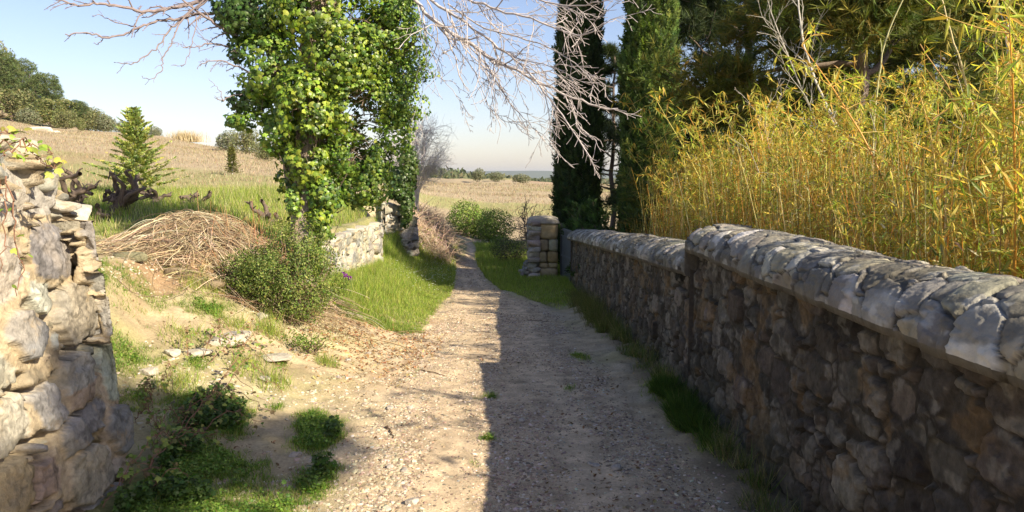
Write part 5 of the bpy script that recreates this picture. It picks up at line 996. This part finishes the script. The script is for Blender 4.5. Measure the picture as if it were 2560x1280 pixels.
tuft_at([(1.12, 9.6, .22, .34), (1.14, 10.2, .22, .38), (1.1, 10.9, .22, .36), (1.16, 9.0, .16, .26), (1.05, 11.7, .2, .3), (1.1, 12.6, .2, .3)], "wall_foot_grass", "tall dry greenish grass at the foot of the shaded wall near the gate", [(.14, .15, .05), (.22, .20, .09), (.10, .12, .04)], n=420, seed=612)
r = RS(613); x, y = sample(r, 16000, .8, 1.35, 2.8, 9, lambda x, y: off_walls(x, y) * ss(.3, .8, green(x, y)), .1); blades("wall_weeds", r, x, y, .04 + .13 * r.rand(len(x)) ** 1.5, .005, [(.06, .12, .025), (.09, .15, .03), (.05, .09, .02)], "dark green weeds along the foot of the right wall", 1.1)
r = RS(614); sp = []
for y_ in np.arange(2.6, 13, .16): sp.append((float(wx(y_)) - .02 - abs(r.normal()) * .09, y_ + r.normal() * .06, r.uniform(.05, .13), r.uniform(.04, .20) * (1 + .5 * (y_ > 8))))
tuft_at(sp, "wall_foot_weeds", "patchy dark grass and weeds growing out of the foot of the shaded wall", [(.10, .15, .04), (.15, .19, .06), (.07, .11, .03), (.24, .22, .11), (.30, .26, .15)], n=130, seed=615)
r = RS(616); x, y = sample(r, 2600, -3.2, 1.3, 2.9, 11, lambda x, y: off_walls(x, y) * ss(.45, .65, fbm(x * 1.6, y * 1.6, 17)), .5); n = len(x); g = Geo(); Zd = unit(r.normal(size=(n, 3)) * .5 + [0, 0, 1]); Yd = unit(np.cross(Zd, rand_dirs(r, n)))
scatter(g, OV_L, OV_F, np.stack([x, y, H(x, y) + .006], 1), np.cross(Yd, Zd), Yd, Zd, r.uniform(.010, .030, n), pal(r, n, [(.24, .15, .08), (.18, .11, .06), (.36, .27, .15), (.14, .09, .05)], .2)); tag(g.build("leaf_litter", M_DRY), "small dry leaves and bits of bark strewn over the track", "leaf litter", kind="stuff")
# dry field grass
r = RS(621); x, y = sample(r, 90000, -48, 16, 19.5, 75, lambda x, y: (1 - green(x, y)) * np.where(x > np.interp(y, PC[:, 0], PC[:, 1]) - .3, ss(31, 36, y), 1) * (.3 + .7 * ss(.35, .6, fbm(x * .3, y * .3, 4))), .25)
blades("dry_field_grass", r, x, y, (.04 + .13 * r.rand(len(x)) ** 1.5) * (1 + y / 90) * .8, .006 + y * .00035, [(.34, .275, .18), (.30, .23, .15), (.26, .195, .145), (.37, .32, .22), (.22, .21, .11)], "pale dry grass covering the field that rises to the left", .5, M_DRY)
# gravel
r = RS(631)
def pebbles(name, n, dens, s0, s1, y0, y1, cols, label, seed, tv=ICO1, tf=ICO1F, sink=.25, pw=.9):
    r = RS(seed); x, y = sample(r, n, -3.6, 1.45, y0, y1, dens, pw); n = len(x); s = s0 + (s1 - s0) * r.rand(n) ** 3.5; z = H(x, y) - s * sink * .3; X_, Y_, Z_ = frame(unit(r.normal(size=(n, 3)) * .35 + [0, 0, 1.]), r); t_ = tv * .5 * (1 + .25 * (RS(5).rand(len(tv), 1) - .5) * 2)
    g = Geo(); scatter(g, t_, tf, np.stack([x, y, z], 1), X_, Y_, Z_, np.stack([s * r.uniform(.8, 1.4, n), s * r.uniform(.4, .7, n), s * r.uniform(.7, 1.1, n)], 1), pal(r, n, cols, .15)); return tag(g.build(name, M_PEBBLE), label, "gravel", kind="stuff")
PCOL = [(.36, .28, .21), (.44, .36, .27), (.25, .19, .135), (.52, .46, .38), (.33, .25, .165), (.19, .15, .115)]
def d_path(x, y): pc, hw = path_c(y); return (1 - ss(.8, 1.35, np.abs(x - pc) / hw)) * off_walls(x, y) * (.25 + .75 * ss(.35, .6, fbm(x * 3, y * 1.6, 91))) * (1 - .7 * np.exp(-((np.abs(x - pc) / hw - .48) / .16) ** 2))
def d_dirt(x, y): return (1 - .9 * green(x, y)) * off_walls(x, y) * ss(.42, .6, fbm(x * 2.2, y * 2.2, 92)) * (x < -.5)
pebbles("gravel", 46000, d_path, .006, .030, 2.9, 10, PCOL, "pinkish grey gravel on the path", 632)
pebbles("gravel_far", 9000, d_path, .014, .04, 9, 22, PCOL, "pale gravel on the far narrow part of the path", 633, pw=.2)
pebbles("small_stones", 17000, d_dirt, .005, .04, 2.9, 9, [(.44, .38, .28), (.38, .32, .23), (.50, .45, .36), (.34, .28, .20)], "small pale stones scattered on the sandy ground left of the path", 634)
# single larger stones one can tell apart
SG = "larger stones lying on the path"
def stone(px, py, size, label, cat="stone", flat=.55, grp=SG, c=(.42, .38, .33), name="loose_stone", seed=0):
    yy = 1.55 * F / (py - 440)
    for _ in range(6): x_ = (px - 1280) / F * yy; yy = .5 * yy + .5 * (1.6 - float(H(x_, yy))) / max(.01, (1.6 - P(px, py, 1)[2]))
    x_ = (px - 1280) / F * yy / 1.0; q = P(px, py, yy); x_ = q[0]; v = rock(ICO3, (size, size * .8, size * flat), seed or int(px * 7 + py), planes=9, p=3.5); g = Geo(); g.add(v, np.concatenate(ICO3F), np.full(len(ICO3F), 3), np.array(c) * (.85 + .3 * fbm3(v * 30, 3)[:, None])); o = g.build(name, M_STONE, None, smooth=False); o.location = (x_, yy, float(H(x_, yy)) + size * flat * .18); o.rotation_euler = (0, 0, px % 6.28); return tag(o, label, cat, grp)
for px, py, s, lab in ((1305, 1052, .055, "rounded pinkish grey stone near the middle of the shaded gravel"), (1540, 1172, .07, "largest grey stone low on the shaded side of the path"), (1488, 1166, .05, "pale stone just left of the largest grey stone"), (1475, 1160, .035, "small white stone between the middle of the path and the largest grey stone"),
                       (1025, 1020, .05, "white stone on the sunlit gravel left of the shadow's edge"), (975, 1022, .06, "flat tan stone beside the white one on the sunlit gravel"), (1030, 1258, .07, "pale broken stone at the bottom edge left of the shadow"), (738, 1140, .075, "white stone lying in the clover patch"),
                       (975, 1170, .045, "small flat stone right of the clover patch"), (920, 885, .06, "flat pale stone on the sand below the evergreen shrub"), (664, 955, .11, "blocky white stone at the top of the clover patch"), (1200, 930, .03, "small white stone right on the shadow's edge"),
                       (1360, 1180, .03, "little white pebble alone low in the shaded gravel"), (870, 905, .05, "small tan stone left of the flat pale one below the shrub"), (1010, 1178, .05, "greenish flat stone on sunlit gravel near the bottom")):
    stone(px, py, s, lab)
for px, py, s, lab, f in ((575, 860, .42, "flat cracked pale limestone slab embedded in the sandy slope", .25), (690, 905, .26, "smooth grey flat rock half buried under the evergreen shrub", .25), (500, 890, .2, "buried pale rock left of the cracked slab", .3), (655, 800, .13, "pale rock at the lower left of the evergreen shrub", .6), (370, 935, .14, "pale stone in the weeds at the foot of the ruined wall", .5), (430, 895, .12, "white stone in the weeds right of the ruined wall", .5)):
    stone(px, py, s, lab, "rock", f, "rocks on the sandy slope", (.43, .39, .32), "embedded_rock")
# fallen leaves and twigs under the shrub
r = RS(641); g = Geo(); n = 2600; x = r.normal(-1.55, .55, n); y = r.normal(7.6, .75, n); k = (x < -.75) & (x > -2.6) & (y > 5.8); x, y = x[k], y[k]; n = len(x); Zd = unit(r.normal(size=(n, 3)) * .5 + [0, 0, 1]); Yd = unit(np.cross(Zd, rand_dirs(r, n))); scatter(g, OV_L, OV_F, np.stack([x, y, H(x, y) + .008], 1), np.cross(Yd, Zd), Yd, Zd, r.uniform(.02, .045, n), pal(r, n, [(.30, .16, .08), (.22, .11, .06), (.38, .24, .12), (.45, .32, .16)], .2)); tag(g.build("fallen_leaves", M_DRY), "brown fallen leaves around the base of the evergreen shrub", "leaf litter", kind="stuff")
for i, (pa, pb, lab) in enumerate((((1040, 912), (1105, 925), "thin dark twig lying on the sunlit gravel below the shrub"), ((955, 1080), (975, 1118), "short curved twig standing out on the sunlit sand"), ((1318, 775), (1375, 782), "dark twig lying in the shade before the gate"))):
    q = []
    for (px, py) in (pa, pb): yy = 1.62 * F / (py - 440) * (1 + .1 * (py < 800)); q.append(np.array([(px - 1280) / F * yy, yy]))
    t_ = np.linspace(0, 1, 9); xy = q[0] * (1 - t_)[:, None] + q[1] * t_[:, None] + RS(i).normal(size=(9, 2)) * .008; pl = np.concatenate([xy, (H(xy[:, 0], xy[:, 1]) + .008)[:, None]], 1); g = Geo(); tubes(g, pl, np.linspace(.006, .003, 9), (.12, .08, .05), k=5); o = g.build("fallen_twig", M_TWIG, None, origin=tuple(pl[0])); o.location = tuple(pl[0]); tag(o, lab, "twig", "twigs on the ground")

# ------------------------------------------------------------------ brambles at the ruined wall
def bramble(name, paths, label, cols, leaf, seed, stemcol=(.22, .12, .08), dens=22, cat="bramble", rad=.003, group=None, tmpl=(IVY_L, IVY_F)):
    r = RS(seed); p0 = np.array(paths[0][0], float); root = empty(name, tuple(p0), label, cat, group); g = Geo(); gl = Geo()
    for pts in paths:
        pl = smooth_poly(np.array(pts), 18); pl[1:-1] += r.normal(size=(16, 3)) * .008; tubes(g, pl, np.linspace(rad, rad * .5, 18), stemcol, k=5); n = dens; q = r.uniform(.05, 1, n) * 17; j = np.minimum(q.astype(int), 16); f = (q - j)[:, None]; b = pl[j] * (1 - f) + pl[j + 1] * f; off = rand_dirs(r, n) * .04; 
        for a_, b_ in zip(b[::2], (b + off)[::2]): tubes(g, np.stack([a_, (a_ + b_) / 2, b_]), np.array([.0015, .001, .001]), stemcol, k=3)
        X_, Y_, Z_ = leaf_axes(r, n, np.tile([.3, -.3, .7], (n, 1)), .6, .5); scatter(gl, tmpl[0], tmpl[1], b + off, X_, Y_, Z_, leaf * r.uniform(.6, 1.25, n), pal(r, n, cols, .2))
    g.build("stems", M_TWIG, root, origin=p0); gl.build("leaves", M_LEAF, root, origin=p0); return root
YG = [(.25, .32, .05), (.18, .27, .04), (.32, .34, .07)]
bramble("bramble", [[P(0, 360, 2.95), P(35, 350, 2.95), P(60, 345, 3.0), P(95, 372, 3.05), P(125, 375, 3.1), P(122, 410, 3.15)], [P(10, 390, 2.9), P(40, 365, 2.9), P(80, 360, 3.0)], [P(-40, 350, 2.9), P(0, 335, 2.9), P(40, 330, 2.95)], [P(60, 350, 3.0), P(80, 380, 3.05), P(100, 400, 3.1), P(150, 420, 3.3)]], "yellow-green bramble sprays arching over the top of the ruined wall", YG, .036, 701, dens=11)
bramble("bramble", [[P(15, 440, 2.78), P(35, 520, 2.80), P(45, 600, 2.80), P(48, 680, 2.80), P(42, 740, 2.8)], [P(0, 450, 2.75), P(20, 500, 2.75), P(15, 600, 2.75), P(0, 680, 2.75)]], "thin trailing bramble stem hanging down the face of the ruined wall", YG[:2] + [(.28, .16, .10)], .024, 702, dens=8)
r = RS(703); paths = []
for i in range(15):
    a = np.array([-1.98 + r.normal() * .10, r.uniform(3.5, 5.0), 0]); a[2] = float(H(a[0], a[1])) + .02; d = np.array([r.uniform(.1, .55), r.uniform(-.1, .9), 0]); c = a + d * r.uniform(.5, 1.0); c[2] = float(H(c[0], c[1])) + .04; m = (a + c) / 2; m[2] += r.uniform(.12, .38); paths.append([a, m, c])
bramble("bramble", paths, "low thorny bramble tangle on the ground at the broken end of the ruined wall", [(.10, .17, .03), (.15, .22, .04), (.24, .28, .06), (.16, .12, .05)], .030, 704, dens=28)
paths = []
for i in range(12):
    a = np.array([-2.28 + r.normal() * .08, r.uniform(4.5, 6.3), 0]); a[2] = float(H(a[0], a[1])) + .02; c = a + [r.uniform(-.1, .3), r.uniform(-.3, .4), 0]; c[2] = float(H(c[0], c[1])) + .05; m = (a + c) / 2; m[2] += r.uniform(.1, .3); paths.append([a, m, c])
bramble("bramble", paths, "thin reddish-stemmed bramble on the slope just past the ruined wall", [(.14, .20, .04), (.20, .25, .06), (.18, .13, .06)], .026, 705, dens=26)
# leafy dark weeds in the shade at the left bottom
r = RS(711); x, y = sample(r, 9000, -2.2, -.9, 2.9, 5.4, lambda x, y: ss(.5, 1, green(x, y)) * off_walls(x, y) * ss(.45, .6, fbm(x * 3, y * 3, 15)), 0); n = len(x); g = Geo(); z = H(x, y) + .02 + .09 * r.rand(n); Zd = unit(r.normal(size=(n, 3)) * .6 + [0, -.2, 1.]); Yd = unit(np.cross(Zd, rand_dirs(r, n))); scatter(g, IVY_L, IVY_F, np.stack([x, y, z], 1), np.cross(Yd, Zd), Yd, Zd, r.uniform(.015, .035, n), pal(r, n, [(.06, .12, .025), (.09, .16, .03), (.05, .09, .02)], .2)); tag(g.build("leafy_weeds", M_LEAF), "leafy dark green weeds in the shade at the foot of the ruined wall", "weeds", kind="stuff")

# ------------------------------------------------------------------ flowers
def flowers(name, pts, size, col, label, cat="flowers", seed=1):
    r = RS(seed); g = Geo(); n = len(pts); 
    for k in range(5): a = k * 1.2566; Yd = unit(np.tile([math.cos(a), math.sin(a), .35], (n, 1)) + r.normal(size=(n, 3)) * .1); X_, Y_, Z_ = frame(Yd, hint=np.tile([0, 0, 1.], (n, 1))); scatter(g, OV_L, OV_F, pts, X_, Y_, Z_, np.full(n, size) * r.uniform(.7, 1.2, n), pal(r, n, [col], .05))
    return tag(g.build(name, M_PETAL), label, cat, kind="stuff")
r = RS(721); x = r.normal(-1.75, .30, 420); y = r.normal(15.8, 1.5, 420); k = (x < -1.1) & (x > -2.3); x, y = x[k], y[k]; flowers("white_flowers", np.stack([x, y, H(x, y) + .09 + .1 * r.rand(len(x))], 1), .016, (.75, .78, .75), "tiny white flowers dotted through the shaded grass left of the path", seed=2)
ir = P(866, 690, 9.3); root = empty("iris", (ir[0], ir[1], float(H(ir[0], ir[1]))), "purple iris in front of the low sunlit wall", "flower"); io = np.array(root.location); r = RS(722); g = Geo(); g2 = Geo()
for dx, dz in ((0, 0), (.045, -.03), (-.03, .03)):
    c = ir + [dx, 0, dz]; g2 = Geo(); tubes(g2, smooth_poly([io + [dx * .5, 0, 0], (io + c) / 2 + [dx, 0, 0], c], 6), np.linspace(.004, .003, 6), (.12, .2, .05), k=4); g2.build("stem", M_TWIG, root, origin=io); Yd = unit(r.normal(size=(9, 3))); X_, Y_, Z_ = frame(Yd, r); scatter(g, OV_L, OV_F, np.tile(c, (9, 1)), X_, Y_, Z_, np.full(9, .042), pal(r, 9, [(.20, .03, .28)], .15))
g.build("petals", M_PETAL, root, origin=io) 

# ------------------------------------------------------------------ haze
hz_m = bpy.data.materials.new("haze"); hz_m.use_nodes = True; t_ = hz_m.node_tree; t_.nodes.remove(t_.nodes["Principled BSDF"]); pv = t_.nodes.new("ShaderNodeVolumePrincipled"); pv.inputs["Density"].default_value = .00012; pv.inputs["Color"].default_value = (.86, .92, 1, 1); pv.inputs["Anisotropy"].default_value = .25
t_.links.new(pv.outputs[0], t_.nodes["Material Output"].inputs["Volume"])
bx = Geo(); zt_, zl_ = 75., -160.; V = np.array([[x, y, z] for z in (zl_, zt_) for x, y in ((-7200, -400), (7200, -400), (7200, 9800), (-7200, 9800))], float); bx.add(V, np.array([[0, 3, 2, 1], [4, 5, 6, 7], [0, 1, 5, 4], [1, 2, 6, 5], [2, 3, 7, 6], [3, 0, 4, 7]]), np.full(6, 4), (1, 1, 1)); tag(bx.build("haze", hz_m), kind="stuff")
